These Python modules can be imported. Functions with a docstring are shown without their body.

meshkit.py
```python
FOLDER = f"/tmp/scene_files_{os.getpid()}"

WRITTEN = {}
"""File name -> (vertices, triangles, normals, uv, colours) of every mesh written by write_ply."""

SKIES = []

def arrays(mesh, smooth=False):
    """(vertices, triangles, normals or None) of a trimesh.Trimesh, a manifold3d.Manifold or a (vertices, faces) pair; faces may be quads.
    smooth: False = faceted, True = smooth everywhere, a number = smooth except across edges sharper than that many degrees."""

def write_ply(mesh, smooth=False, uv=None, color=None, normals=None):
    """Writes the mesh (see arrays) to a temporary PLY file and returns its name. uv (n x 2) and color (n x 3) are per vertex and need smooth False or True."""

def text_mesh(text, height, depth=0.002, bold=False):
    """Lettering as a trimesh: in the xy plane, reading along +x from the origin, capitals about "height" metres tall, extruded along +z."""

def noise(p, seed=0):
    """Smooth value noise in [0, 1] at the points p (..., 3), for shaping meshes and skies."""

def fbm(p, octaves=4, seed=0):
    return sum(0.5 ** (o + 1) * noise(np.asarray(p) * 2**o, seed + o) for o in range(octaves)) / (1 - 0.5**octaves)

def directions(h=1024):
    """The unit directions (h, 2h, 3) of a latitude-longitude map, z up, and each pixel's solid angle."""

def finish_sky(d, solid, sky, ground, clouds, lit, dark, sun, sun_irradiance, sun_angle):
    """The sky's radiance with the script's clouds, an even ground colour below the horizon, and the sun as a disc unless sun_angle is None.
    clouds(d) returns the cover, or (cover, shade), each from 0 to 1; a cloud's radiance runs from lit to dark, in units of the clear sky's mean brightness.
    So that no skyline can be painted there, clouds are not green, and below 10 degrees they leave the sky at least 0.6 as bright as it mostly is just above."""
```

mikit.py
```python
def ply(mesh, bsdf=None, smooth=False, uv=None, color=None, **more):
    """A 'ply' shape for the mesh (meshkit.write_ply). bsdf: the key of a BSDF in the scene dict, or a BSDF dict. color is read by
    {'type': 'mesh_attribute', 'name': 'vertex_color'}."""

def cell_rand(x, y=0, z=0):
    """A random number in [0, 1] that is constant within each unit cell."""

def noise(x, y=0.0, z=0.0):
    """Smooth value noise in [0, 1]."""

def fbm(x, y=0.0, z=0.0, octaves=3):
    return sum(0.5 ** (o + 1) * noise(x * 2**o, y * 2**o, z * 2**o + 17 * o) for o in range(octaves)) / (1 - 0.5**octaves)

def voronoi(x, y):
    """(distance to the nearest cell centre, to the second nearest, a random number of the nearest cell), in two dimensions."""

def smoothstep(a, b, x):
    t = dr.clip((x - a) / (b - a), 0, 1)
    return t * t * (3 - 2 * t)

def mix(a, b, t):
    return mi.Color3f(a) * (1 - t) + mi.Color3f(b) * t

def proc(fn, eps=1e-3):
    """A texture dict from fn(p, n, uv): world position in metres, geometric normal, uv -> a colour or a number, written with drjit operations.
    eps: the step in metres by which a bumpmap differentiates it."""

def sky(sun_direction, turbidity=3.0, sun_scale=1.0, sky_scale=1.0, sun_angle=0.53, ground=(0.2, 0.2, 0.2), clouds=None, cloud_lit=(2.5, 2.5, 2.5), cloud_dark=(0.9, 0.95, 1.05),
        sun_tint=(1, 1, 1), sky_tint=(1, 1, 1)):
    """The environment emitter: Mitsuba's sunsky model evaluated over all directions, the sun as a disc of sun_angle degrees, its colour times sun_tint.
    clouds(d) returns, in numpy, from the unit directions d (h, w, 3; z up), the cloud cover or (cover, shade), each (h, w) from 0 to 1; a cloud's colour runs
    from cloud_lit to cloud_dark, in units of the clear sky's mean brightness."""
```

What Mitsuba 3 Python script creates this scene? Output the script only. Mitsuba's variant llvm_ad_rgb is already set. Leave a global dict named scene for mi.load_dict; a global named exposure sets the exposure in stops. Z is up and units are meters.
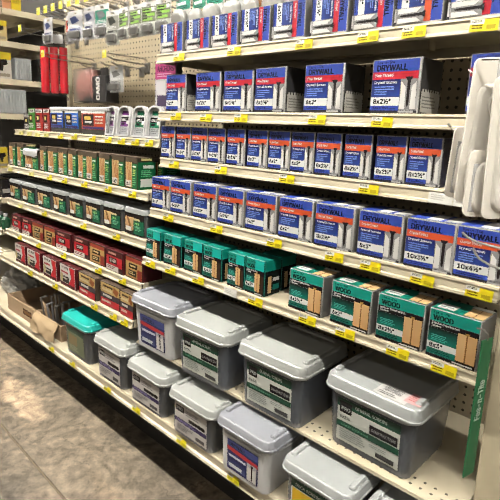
import math, random
import numpy as np, trimesh, mitsuba as mi, drjit as dr
import mikit, meshkit
from mikit import noise, fbm, voronoi, smoothstep, mix, cell_rand
from shapely.geometry import Polygon, box as sbox
T = mi.ScalarTransform4f
scene, labels = {}, {}
rng = random.Random(7)
EYE = 1.30                                    # camera height over the floor; heights below are given relative to the eye

# ------------------------------------------------------------------ camera
right = np.array([0.738869, 0.6726, 0.0408]); F_PX = 487.22
yaw, pitch, roll = -0.739346816, 0.195610751, 0.0418159952
def _rz(a): return np.array([[math.cos(a), -math.sin(a), 0], [math.sin(a), math.cos(a), 0], [0, 0, 1.0]])
def _rx(a): return np.array([[1, 0, 0], [0, math.cos(a), -math.sin(a)], [0, math.sin(a), math.cos(a)]])
CAM = _rz(roll) @ _rx(pitch) @ np.array([[1, 0, 0], [0, 0, -1], [0, 1, 0.0]]) @ _rz(yaw)   # rows: right, down, forward
fwd, up = CAM[2], -CAM[1]
scene['camera'] = {'type': 'perspective', 'fov': math.degrees(2 * math.atan(250 / F_PX)), 'fov_axis': 'x', 'near_clip': 0.05, 'far_clip': 60.0,
    'principal_point_offset_x': -3.4 / 500, 'principal_point_offset_y': 24.3 / 500,
    'to_world': T().look_at(origin=[0, 0, EYE], target=[float(v) for v in np.array([0, 0, EYE]) + fwd], up=[float(v) for v in up])}
# ------------------------------------------------------------------ light
exposure = 4.80
TUBE = [30.0, 28.6, 25.6]                      # radiance of the fluorescent tubes over the aisle
LIGHT_ROWS = [(-0.14, 1.0), (-2.60, 0.06)]        # (y of a row of strip lights, share of the radiance); weak second row is unseen, added as fill for lid shadows
LIGHT_Z = 3.60

# ------------------------------------------------------------------ helpers
def c(r, g, b):
    x = np.array([r, g, b], float) / 255
    return 0.30 * np.where(x < 0.04045, x / 12.92, ((x + 0.055) / 1.055) ** 2.4)      # sRGB swatch -> reflectance
def rgb(col): return {'type': 'rgb', 'value': [float(v) for v in col]}
def plastic(name, col, rough=0.4, spec=0.35, **kw):
    scene[name] = {'type': 'twosided', 'bsdf': {'type': 'principled', 'base_color': rgb(col) if not isinstance(col, dict) else col, 'roughness': rough, 'specular': spec, **kw}}
_plies = {}
def cached(key, make, **kw):
    if key not in _plies: _plies[key] = mikit.ply(make(), **kw)
    return _plies[key]
def put(key, shape, bsdf=None, M=None):
    n, base = 1, key
    while key in scene: key = f'{base}_{n:03d}'; n += 1
    d = dict(shape)
    if bsdf: d['bsdf'] = {'type': 'ref', 'id': bsdf}
    if M is not None: d['to_world'] = M
    scene[key] = d
    return key
_names = {}
def name(base):
    n = _names.get(base, 0); _names[base] = n + 1
    return base if n == 0 else f'{base}_{n:03d}'
def tag(key, label, cat=None, group=None, kind=None):
    d = {'label': label}
    if cat: d['category'] = cat
    if group: d['group'] = group
    if kind: d['kind'] = kind
    labels[key] = d
def structure(key): labels[key] = {'kind': 'structure'}
def place(x, y, z, rot=0.0): return T().translate([x, y, z + EYE]).rotate([0, 0, 1], rot)
def cat_m(*ms): return trimesh.util.concatenate(ms)
def bx(x0, y0, z0, x1, y1, z1, ch=0.0):
    if ch <= 0:
        m = trimesh.creation.box([x1 - x0, y1 - y0, z1 - z0]); m.apply_translation([(x0 + x1) / 2, (y0 + y1) / 2, (z0 + z1) / 2]); return m
    pts = []
    for i in (0, 1):
        for j in (0, 1):
            for k in (0, 1):
                p = np.array([(x0, x1)[i], (y0, y1)[j], (z0, z1)[k]]); s = np.array([1 - 2 * i, 1 - 2 * j, 1 - 2 * k]) * ch
                for a in range(3):
                    q = p + s; q[a] = p[a]; pts.append(q)
    return trimesh.convex.convex_hull(np.array(pts))
def rring(w, d, r, n=6):
    """Rounded rectangle outline, centred, 4*(n+1) points."""
    out = []
    for qx, qy, a0 in ((1, 1, 0), (-1, 1, 90), (-1, -1, 180), (1, -1, 270)):
        for k in range(n + 1):
            a = math.radians(a0 + 90 * k / n)
            out.append((qx * (w / 2 - r) + r * math.cos(a), qy * (d / 2 - r) + r * math.sin(a)))
    return np.array(out)
def loft(rings, cap0=True, cap1=True):
    """rings: list of (outline n x 2, z)."""
    n = len(rings[0][0]); V = np.vstack([np.column_stack([o, np.full(n, z)]) for o, z in rings]); Fc = []
    for a in range(len(rings) - 1):
        for i in range(n):
            j = (i + 1) % n; p, q = a * n, (a + 1) * n
            Fc += [(p + i, p + j, q + j), (p + i, q + j, q + i)]
    V = list(V)
    if cap0:
        V.append([*rings[0][0].mean(0), rings[0][1]]); k = len(V) - 1; Fc += [(k, (i + 1) % n, i) for i in range(n)]
    if cap1:
        V.append([*rings[-1][0].mean(0), rings[-1][1]]); k = len(V) - 1; b = (len(rings) - 1) * n; Fc += [(k, b + i, b + (i + 1) % n) for i in range(n)]
    return trimesh.Trimesh(np.array(V), np.array(Fc), process=False)
def tube(pts, r, n=7):
    pts = np.array(pts, float); rings = []
    t = np.gradient(pts, axis=0); u = None
    V, Fc = [], []
    for i, p in enumerate(pts):
        d = t[i] / np.linalg.norm(t[i])
        if u is None: u = np.cross(d, [0.3, 0.5, 0.8])
        u = u - d * (u @ d); u /= np.linalg.norm(u); v = np.cross(d, u)
        for k in range(n):
            a = 2 * math.pi * k / n; V.append(p + r * (u * math.cos(a) + v * math.sin(a)))
    for i in range(len(pts) - 1):
        for k in range(n):
            a, b = i * n + k, i * n + (k + 1) % n; Fc += [(a, b, b + n), (a, b + n, a + n)]
    V += [pts[0], pts[-1]]; e = len(V)
    for k in range(n):
        Fc += [(e - 2, (k + 1) % n, k), (e - 1, (len(pts) - 1) * n + k, (len(pts) - 1) * n + (k + 1) % n)]
    return trimesh.Trimesh(np.array(V), np.array(Fc), process=False)
def extrude_x(profile, x0, x1):
    """closed (y,z) polygon extruded along x"""
    m = trimesh.creation.extrude_polygon(Polygon(profile), x1 - x0, engine='earcut')
    v = np.array(m.vertices); m.vertices = np.column_stack([v[:, 2] + x0, v[:, 0], v[:, 1]]); return m

# flat print: coloured pieces in thin layers on a face
_txt = {}
def glyphs(s, bold):
    if (s, bold) not in _txt:
        m = meshkit.text_mesh(s, 1.0, 0.1, bold); f = np.array(m.faces)[m.face_normals[:, 2] > 0.9]
        u, inv = np.unique(f, return_inverse=True); v = np.array(m.vertices)[u][:, :2]
        _txt[s, bold] = (v, inv.reshape(-1, 3), float(v[:, 0].min()), float(v[:, 0].max()))
    return _txt[s, bold]
class Print:
    """u runs right, v runs down, both 0..1 on a face of w x h metres."""
    def __init__(s, w, h): s.w, s.h, s.V, s.F, s.C, s.n, s.k = w, h, [], [], [], 0, 1
    def add(s, v2, f, col):
        v2 = np.asarray(v2, float); s.V.append(np.column_stack([v2, np.full(len(v2), s.k * 0.00022)])); s.F.append(np.asarray(f) + s.n); s.n += len(v2)
        col = np.asarray(col, float); s.C.append(np.tile(col, (len(v2), 1)) if col.ndim == 1 else col)
    def poly(s, pts, col, layer=1):
        p = np.array([(u * s.w, (1 - v) * s.h) for u, v in pts]); a = sum(p[i][0] * p[i - 1][1] - p[i - 1][0] * p[i][1] for i in range(len(p)))
        if a > 0: p = p[::-1]; col = col if np.ndim(col) == 1 else np.asarray(col)[::-1]
        s.k += layer; s.add(p, [(0, i, i + 1) for i in range(1, len(p) - 1)], col); return s
    def r(s, u0, v0, u1, v1, col, col2=None, layer=1):
        if col2 is not None: col = np.array([col, col, col2, col2])
        return s.poly([(u0, v0), (u1, v0), (u1, v1), (u0, v1)], col, layer)
    def text(s, t, u, v, hh, col, bold=True, umax=None, layer=1):
        V, f, a, b = glyphs(t, bold); sc = hh * s.h; wd = (b - a) * sc; sx = 1.0
        if umax and wd > (umax - u) * s.w: sx = (umax - u) * s.w / wd
        s.k += layer
        for o in ((-.045, 0, .045) if bold and hh >= .085 else (0,)): s.add(np.column_stack([(V[:, 0] - a + o) * sc * sx + u * s.w, V[:, 1] * sc + (1 - v) * s.h]), f, col)
        return s
    def lines(s, u0, v0, u1, v1, n, col, seed=0):
        g = random.Random(seed)
        for i in range(n):
            vv = v0 + (v1 - v0) * i / n; s.r(u0, vv, u0 + (u1 - u0) * (0.6 + 0.4 * g.random()), vv + (v1 - v0) / n * 0.45, col, layer=1 if i == 0 else 0)
        return s
    def ply(s, org, U, W):
        U, W = np.array(U, float), np.array(W, float); N = np.cross(U, W); v = np.vstack(s.V)
        P = np.array(org, float) + v[:, :1] * U + v[:, 1:2] * W + v[:, 2:] * N
        return mikit.ply(trimesh.Trimesh(P, np.vstack(s.F), process=False), 'print', color=np.vstack(s.C))
    def front(s, org=(0, 0, 0)): return s.ply(org, (1, 0, 0), (0, 0, 1))
    def side(s, org): return s.ply(org, (0, 1, 0), (0, 0, 1))
    def top(s, org): return s.ply(org, (1, 0, 0), (0, 1, 0))
    def turned(s, org): return s.ply(org, (0, 0, -1), (1, 0, 0))

# ------------------------------------------------------------------ materials
plastic('joint_filler', c(150, 134, 112), 0.7, 0.2)
scene['print'] = {'type': 'twosided', 'bsdf': {'type': 'principled', 'base_color': {'type': 'mesh_attribute', 'name': 'vertex_color'}, 'roughness': 0.40, 'specular': 0.25}}
def f_steel(p, n, uv):
    g = fbm(p.x * 9, p.y * 9, p.z * 30, 3)
    return mix(mi.Color3f(0.245, 0.218, 0.160), mi.Color3f(0.22, 0.190, 0.135), smoothstep(0.45, 0.75, g))
plastic('steel', mikit.proc(f_steel), 0.38)
def f_perf(p, n, uv):
    a, b = p.x / 0.0254, (p.y - 0.985) / 0.0254
    fx, fy = a - dr.floor(a) - 0.5, b - dr.floor(b) - 0.5
    inrow = (dr.abs(dr.floor(b) - 1.0) < 1.1)
    hole = dr.select(inrow & (fx * fx + fy * fy < 0.022) & (n.z > 0.5), 1.0, 0.0)
    return mix(f_steel(p, n, uv), mi.Color3f(0.03, 0.025, 0.02), hole)
plastic('steel_perforated', mikit.proc(f_perf), 0.42)
def f_peg(p, n, uv):
    a, b = p.x / 0.0254, p.z / 0.0254
    fx, fy = a - dr.floor(a) - 0.5, b - dr.floor(b) - 0.5
    hole = 1 - smoothstep(0.15, 0.20, dr.sqrt(fx * fx + fy * fy))
    g = fbm(p.x * 5, p.z * 5, 0.3, 3)
    return mix(mix(mi.Color3f(0.18, 0.15, 0.10), mi.Color3f(0.145, 0.118, 0.076), g), mi.Color3f(0.02, 0.017, 0.011), hole)
plastic('pegboard_face', mikit.proc(f_peg), 0.55, 0.3)
def f_floor(p, n, uv):
    wx, wy = p.x + 0.10 * fbm(p.x * 5, p.y * 5, 1.0, 3), p.y + 0.10 * fbm(p.x * 5 + 9, p.y * 5, 6.0, 3)
    a = fbm(wx * 2.6 + 3, wy * 2.6, 0.0, 6); b = fbm(wx * 13, wy * 13, 2.0, 5); d = noise(p.x * 160, p.y * 160); e = fbm(wx * 40, wy * 40, 7.0, 3)
    col = mix(mi.Color3f(0.170, 0.156, 0.140), mi.Color3f(0.40, 0.355, 0.30), smoothstep(0.34, 0.66, a * 0.7 + b * 0.3))
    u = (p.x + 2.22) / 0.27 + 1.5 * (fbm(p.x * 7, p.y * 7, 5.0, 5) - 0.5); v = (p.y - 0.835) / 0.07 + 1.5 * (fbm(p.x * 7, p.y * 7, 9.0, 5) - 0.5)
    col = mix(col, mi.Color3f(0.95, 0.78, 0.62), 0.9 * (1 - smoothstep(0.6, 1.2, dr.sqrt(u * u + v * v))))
    f = smoothstep(0.53, 0.66, fbm(wx * 3.1 + 11, wy * 7.2, 4.0, 6))
    col = mix(col, mi.Color3f(0.50, 0.42, 0.33), 0.6 * f)
    g = 1 - smoothstep(0.0, 0.018, dr.abs(fbm(wx * 5.3, wy * 5.3, 8.0, 5) - 0.5))
    col = col * (1 - 0.30 * g * smoothstep(0.45, 0.6, b))
    return col * mi.Color3f(0.250, 0.226, 0.194) * (0.55 + 0.90 * e) * (0.80 + 0.20 * d + 0.25 * (e - 0.3))
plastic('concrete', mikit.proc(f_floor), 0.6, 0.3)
def f_card(p, n, uv):
    g = fbm(p.x * 30, p.y * 30, p.z * 30, 3)
    return mix(mi.Color3f(0.15, 0.10, 0.06), mi.Color3f(0.18, 0.13, 0.082), g)
plastic('cardboard', mikit.proc(f_card), 0.8, 0.2)
plastic('kraft_paper', mi_c if False else c(205, 178, 140), 0.75, 0.2)
plastic('black_and_shade', (0.012, 0.011, 0.010), 0.6, 0.2)
plastic('carton_grey', c(138, 137, 134), 0.45)
plastic('carton_black', c(34, 32, 32), 0.45)
plastic('carton_teal', c(14, 136, 122), 0.4)
plastic('carton_darkred', c(92, 22, 26), 0.45)
plastic('carton_brown', c(96, 78, 62), 0.5)
plastic('carton_green', c(30, 92, 60), 0.45)
plastic('white_plastic', c(222, 222, 222), 0.32)
plastic('lid_grey', c(188, 192, 192), 0.33)
plastic('lid_blue_grey', c(172, 175, 184), 0.33)
plastic('lid_pale', c(192, 195, 192), 0.33)
plastic('lid_teal', c(40, 196, 186), 0.33)
plastic('wire_steel', (0.13, 0.125, 0.115), 0.35, metallic=0.85)
plastic('dark_metal', (0.16, 0.16, 0.165), 0.38, metallic=0.7)
plastic('screw_steel', (0.055, 0.058, 0.066), 0.4, metallic=0.6)
plastic('screw_tan', (0.08, 0.07, 0.05), 0.42, metallic=0.5)
plastic('red_plastic', c(226, 26, 46), 0.3)
plastic('wall_paint', (0.16, 0.15, 0.14), 0.8, 0.2)
plastic('ceiling_paint', (0.16, 0.155, 0.15), 0.9, 0.1)
plastic('panel_beige', c(226, 212, 180), 0.5, 0.3)
scene['clear_sheet'] = {'type': 'thindielectric', 'int_ior': 1.3}
def clear(nm, col, weight):
    scene[nm] = {'type': 'blendbsdf', 'weight': weight, 'a': {'type': 'thindielectric', 'int_ior': 1.45},
                 'b': {'type': 'twosided', 'bsdf': {'type': 'principled', 'base_color': rgb(col), 'roughness': 0.3, 'specular': 0.5}}}
clear('clear_tub', c(160, 168, 180), 0.24)
clear('clear_blister', c(235, 236, 236), 0.06)
scene['frosted_pack'] = {'type': 'principledthin', 'base_color': rgb((.60, .575, .53)), 'roughness': .35, 'diff_trans': 1.0, 'spec_trans': .0, 'eta': 1.45}
clear('film', c(206, 204, 198), 0.62)

# ------------------------------------------------------------------ bay layout (x along the aisle, y into the shelves, z up from the eye)
XL, XM, XR = -2.79, -1.49, -0.27
BACK = 1.43

# ------------------------------------------------------------------ setting
def quad(x0, y0, x1, y1, z):
    return trimesh.Trimesh([[x0, y0, z], [x1, y0, z], [x1, y1, z], [x0, y1, z]], [[0, 1, 2], [0, 2, 3]], process=False)
put('floor', mikit.ply(bx(-7, -3.5, -0.2, 4, 2.4, -0.012), 'black_and_shade')); structure('floor')
# two concrete pours meet at a control joint that runs along the aisle
ja, jb = np.array([-7.0, 0.768]), np.array([4.0, 0.590])
def slab(poly):
    return trimesh.creation.extrude_polygon(Polygon(poly), 0.012, engine='earcut').apply_translation([0, 0, -0.012])
g = 0.0045
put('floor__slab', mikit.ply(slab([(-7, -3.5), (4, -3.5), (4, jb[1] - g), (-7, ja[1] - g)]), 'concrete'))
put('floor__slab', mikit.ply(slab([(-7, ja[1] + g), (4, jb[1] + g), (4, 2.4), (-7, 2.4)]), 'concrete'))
put('floor__joint_filler', mikit.ply(bx(-7, -.0022, -.011, 4, .0022, -.0012), 'joint_filler'), M=T().translate([0, float(ja[1] + (jb[1] - ja[1]) * 7 / 11), 0]).rotate([0, 0, 1], math.degrees(math.atan2(jb[1] - ja[1], 11))))
put('ceiling', mikit.ply(bx(-7, -3.5, 3.9, 4, 2.4, 4.0), 'ceiling_paint')); structure('ceiling')
for k, b in dict(wall_back=(-7, 2.3, 0, 4, 2.4, 3.9), wall_front=(-7, -3.6, 0, 4, -3.5, 3.9), wall_left=(-7.1, -3.5, 0, -7, 2.4, 3.9), wall_right=(4, -3.5, 0, 4.1, 2.4, 3.9)).items():
    put(k, mikit.ply(bx(*b), 'wall_paint')); structure(k)
for LY, share in LIGHT_ROWS:
    for x in (-5.4, -3.8, -2.2, -0.6, 1.0, 2.6):
        z = LIGHT_Z
        k = put('ceiling__strip_light', mikit.ply(cat_m(bx(x - .74, LY - .09, z + .035, x + .74, LY + .09, z + .09, .006), bx(x - .74, LY + .088, z - .01, x + .74, LY + .092, z + .05), bx(x - .74, LY - .092, z - .01, x + .74, LY - .088, z + .05),
            tube([[x - .5, LY, z + .09], [x - .5, LY, 3.9]], .006), tube([[x + .5, LY, z + .09], [x + .5, LY, 3.9]], .006)), 'white_plastic'))
        put(k + '__lamp_tube', {**mikit.ply(tube([[x - .72, LY, z], [x + .72, LY, z]], .02, 10), 'white_plastic'), 'emitter': {'type': 'area', 'radiance': rgb([v * share for v in TUBE])}})

# ------------------------------------------------------------------ gondola shelving
def back_panel(x0, x1, label, mat='pegboard_face'):
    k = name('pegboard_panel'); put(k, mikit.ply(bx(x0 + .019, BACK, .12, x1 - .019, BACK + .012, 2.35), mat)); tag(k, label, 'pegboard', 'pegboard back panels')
back_panel(XL, XM, 'tan perforated pegboard back panel behind the hanging packs on the left')
back_panel(XM, XR, 'tan perforated pegboard back panel behind the drywall screw shelves')
back_panel(-3.97, XL, 'back panel behind the far left shelves, coloured black for the shade there', 'black_and_shade')  # black colour stands in for the shade deep inside this bay
back_panel(XR, 0.95, 'tan perforated pegboard back panel at the right edge')
def post(x, label):
    k = name('upright_post'); m = [bx(x - .016, BACK - .02, 0, x + .016, BACK + .03, 2.4, .002)]
    put(k, mikit.ply(cat_m(*m), 'steel')); tag(k, label, 'shelf upright', 'shelf uprights')
    put(k + '__slot', mikit.ply(cat_m(*[bx(x - .0035 + s, BACK - .0206, z, x + .0035 + s, BACK - .019, z + .018) for s in (-.007, .007) for z in np.arange(.3, 2.35, .0508)]), 'black_and_shade')); labels[k + '__slot'] = {'kind': 'stuff', 'label': 'row of dark slots'}
post(XL, 'beige steel upright left of the pegboard with hanging packs'); post(XM, 'beige steel upright between the left and the right bay'); post(XR, 'beige steel upright at the right end of the drywall screws')

SHELF = {}
def shelf(key, x0, x1, yf, zt, lip, label, mat='steel', depth=None, group='beige steel shelves'):
    """Tray with a price channel along its front; zt is the top of the tray relative to the eye, lip the height of the channel."""
    k = name('shelf'); SHELF[key] = (x0, x1, yf, zt, lip, k)
    yb = BACK - .022
    x0, x1 = x0 + .002, x1 - .002; fl = .030 if lip > .02 else .010
    tray = cat_m(bx(x0, yf + .004, zt - .003, x1, yb, zt), bx(x0, yf + .01, zt - fl, x0 + .002, yb, zt - .003), bx(x1 - .002, yf + .01, zt - fl, x1, yb, zt - .003), bx(x0, yb - .002, zt - fl, x1, yb, zt - .003),
                 bx(x0 + .3, yf + .02, zt - fl + .004, x1 - .3, yf + .06, zt - .003), bx(x0 + .3, yb - .14, zt - fl + .004, x1 - .3, yb - .1, zt - .003))
    M = T().translate([0, 0, EYE])
    put(k, mikit.ply(tray, mat), M=M); tag(k, label, 'shelf', group)
    L = lip; y = yf
    prof = [(y + .004, zt), (y, zt - .001), (y - .001, zt - .006), (y + .002, zt - .0075), (y + .001, zt - L + .009), (y - .004, zt - L + .0065), (y - .005, zt - L + .001), (y - .002, zt - L), (y + .005, zt - L), (y + .005, zt - .004)] if L > .02 else \
           [(y + .004, zt), (y, zt - .001), (y, zt - L), (y + .005, zt - L)]
    put(k + '__price_channel', mikit.ply(extrude_x(prof, x0, x1), 'steel'), M=M)
    return k
S = 'shelf of the right bay'
shelf('S1', XM, XR, 1.088, .246, .034, 'top beige steel shelf of the right bay, under drywall cartons laid on their sides')
shelf('S2', XM, XR, 1.094, .050, .034, 'beige steel shelf of the right bay under six upright drywall cartons with red bands')
shelf('S3', XM, XR, 1.102, -.116, .035, 'beige steel shelf of the right bay under a tight row of narrow drywall cartons')
shelf('S4', XM, XR, 1.057, -.300, .034, 'beige steel shelf of the right bay under the row of ten blue drywall cartons')
shelf('S5', XM, XR, 1.024, -.484, .027, 'beige steel shelf of the right bay under the teal wood screw cartons')
shelf('S6', XM, XR, 0.997, -.810, .010, 'beige perforated steel shelf under the three large pails', 'steel_perforated')
shelf('L1', XL, XM, 1.10, -.053, .030, 'beige steel shelf of the left bay under the small plastic packs and rounded clamshells')
shelf('L2', XL, XM, 1.05, -.246, .032, 'beige steel shelf of the left bay under the row of tall green and wood cartons')
shelf('L3', XL, XM, 1.042, -.426, .034, 'beige steel shelf of the left bay under the green-labelled tubs with grey lids')
shelf('L4', XL, XM, 1.02, -.592, .030, 'beige steel shelf of the left bay under the short red and gold cartons')
shelf('L5', XL, XM, 0.978, -.730, .030, 'lowest raised beige shelf of the left bay under white and red cartons')
FX = -3.97
for i, (yf, zt, lip, lb) in enumerate([(1.06, .562, .034, 'beige shelf end at top left corner, under yellow and orange boxes'), (1.00, .400, .034, 'far left beige shelf, second from the top, under a black and yellow carton'),
        (1.00, .208, .034, 'far left beige shelf, third from the top, under a yellow-topped carton'), (1.02, .028, .034, 'far left beige shelf under the pale grey ribbed trays'),
        (1.0, -.262, .032, 'far left beige shelf level with the tall green cartons'), (1.0, -.426, .034, 'far left beige shelf level with the grey-lidded tubs'), (1.0, -.600, .032, 'far left beige shelf with small dark bottles, next to the short red cartons'),
        (.99, -.726, .030, 'lowest raised far left shelf beside the white and red cartons')]):
    shelf('F%d' % i, FX, XL, yf, zt, lip, lb)
def deck(x0, x1, label):
    k = name('base_deck'); zt = -1.012; M = T().translate([0, 0, EYE]); y = .945
    put(k, mikit.ply(cat_m(bx(x0 + .001, y + .004, zt - .004, x1 - .001, BACK, zt), bx(x0 + .001, y + .02, zt - .03, x0 + .004, BACK, zt - .004)), 'steel'), M=M); tag(k, label, 'shelf deck', 'base decks')
    prof = [(y + .006, zt), (y + .001, zt + .001), (y - .003, zt - .006), (y - .001, zt - .010), (y - .001, zt - .030), (y - .007, zt - .034), (y - .009, zt - .042), (y - .004, zt - .046), (y + .006, zt - .044), (y + .006, zt - .006)]
    put(k + '__price_channel', mikit.ply(extrude_x(prof, x0 + .001, x1 - .001), 'steel'), M=M)
    put(k + '__kick_plate', mikit.ply(bx(x0 + .001, 1.10, 0, x1 - .001, 1.105, EYE + zt - .004), 'black_and_shade'))
deck(XL, XM, 'cream base deck of the left bay with cardboard box and teal-lidded tub'); deck(XM, XR, 'cream base deck of the right bay under the row of small lidded pails'); deck(FX, XL, 'cream base deck at the far left edge')

ORD = ['first', 'second', 'third', 'fourth', 'fifth', 'sixth', 'seventh', 'eighth', 'ninth', 'tenth', 'eleventh', 'twelfth', 'thirteenth', 'fourteenth']

# ------------------------------------------------------------------ price tags
def tagmesh(kind, w=.050, h=.022):
    yel, wht, blk = c(250, 228, 30), c(240, 238, 225), c(70, 60, 20)
    P = Print(w, h)
    if kind == 'white': P.r(0, 0, 1, 1, c(238, 236, 228)).lines(.1, .2, .8, .8, 3, c(200, 198, 190), 3)
    elif kind == 'faded': P.r(0, 0, 1, 1, c(232, 222, 130)).r(0, 0, 1, .3, c(236, 230, 190)).lines(.1, .45, .6, .9, 2, c(150, 140, 70), 4)
    else: P.r(0, 0, 1, 1, yel).r(.0, 0, .5, .40, wht).lines(.06, .08, .46, .3, 2, blk, 5).lines(.08, .45, .5, .9, 2, c(120, 105, 20), 6).r(.6, .5, .92, .85, c(200, 180, 20))
    return P
TAGP = {k: tagmesh(k) for k in ('yellow', 'white', 'faded')}
def tags(key, xs, where, kinds=None, w=.050, h=.022):
    x0, x1, yf, zt, lip, sk = SHELF[key]
    for i, x in enumerate(xs):
        kd = (kinds or {}).get(i, 'yellow'); k = name('price_tag')
        ply = cached(('tag', kd, w, h), lambda: None) if ('tag', kd, w, h) in _plies else None
        if ply is None:
            P = tagmesh(kd, w, h); m = bx(0, 0, 0, w, .0006, h); v = np.vstack(P.V); pv = np.column_stack([v[:, 0], -v[:, 2], v[:, 1]])
            allm = cat_m(trimesh.Trimesh(m.vertices, m.faces, process=False), trimesh.Trimesh(pv, np.vstack(P.F), process=False))
            base = c(238, 236, 228) if kd == 'white' else c(250, 228, 30)
            ply = _plies['tag', kd, w, h] = mikit.ply(allm, 'print', color=np.vstack([np.tile(base, (len(m.vertices), 1)), np.vstack(P.C)]))
        put(k, ply, M=T().translate([x - w / 2, yf - .0075, EYE + zt - lip + .0035 - rng.random() * .002]).rotate([0, 1, 0], rng.uniform(-2, 2)).rotate([1, 0, 0], -8))
        tag(k, '%s %s price tag from the left %s' % (ORD[i], {'yellow': 'yellow', 'white': 'blank white', 'faded': 'pale yellow'}[kd], where), 'price tag', 'price tags on the shelf lips')

# ------------------------------------------------------------------ cartons
def carton_mesh(w, h, d): return cached(('carton', round(w, 4), round(h, 4), round(d, 4)), lambda: bx(0, 0, 0, w, d, h, .0016))
def carton(base, x, y, z, w, h, d, bsdf, front, label, group, cat='box', side=None, top=None, rot=0.0, turned=False):
    k = name(base); M = place(x, y, z + .0004, rot)
    put(k + '__carton', carton_mesh(w, h, d), bsdf, M)
    if front is not None: put(k + '__front_label', front, M=M)
    if side is not None: put(k + '__side_label', side, M=M)
    if top is not None: put(k + '__top_label', top, M=M)
    tag(k, label, cat, group); return k
BLUE, NAVY, RED, ORG = c(56, 80, 178), c(24, 34, 100), c(192, 36, 56), c(214, 88, 52)
SIL, DSIL, WHT, BLK = c(196, 196, 194), c(150, 148, 146), c(240, 240, 238), c(22, 20, 24)
def screw_pic(P, uc, v0, v1, w, col):
    P.poly([(uc - 2.6 * w, v0), (uc + 2.6 * w, v0), (uc + w, v0 + .07), (uc + w * .8, v1 - .05), (uc, v1), (uc - w * .8, v1 - .05), (uc - w, v0 + .07)], col)
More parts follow.
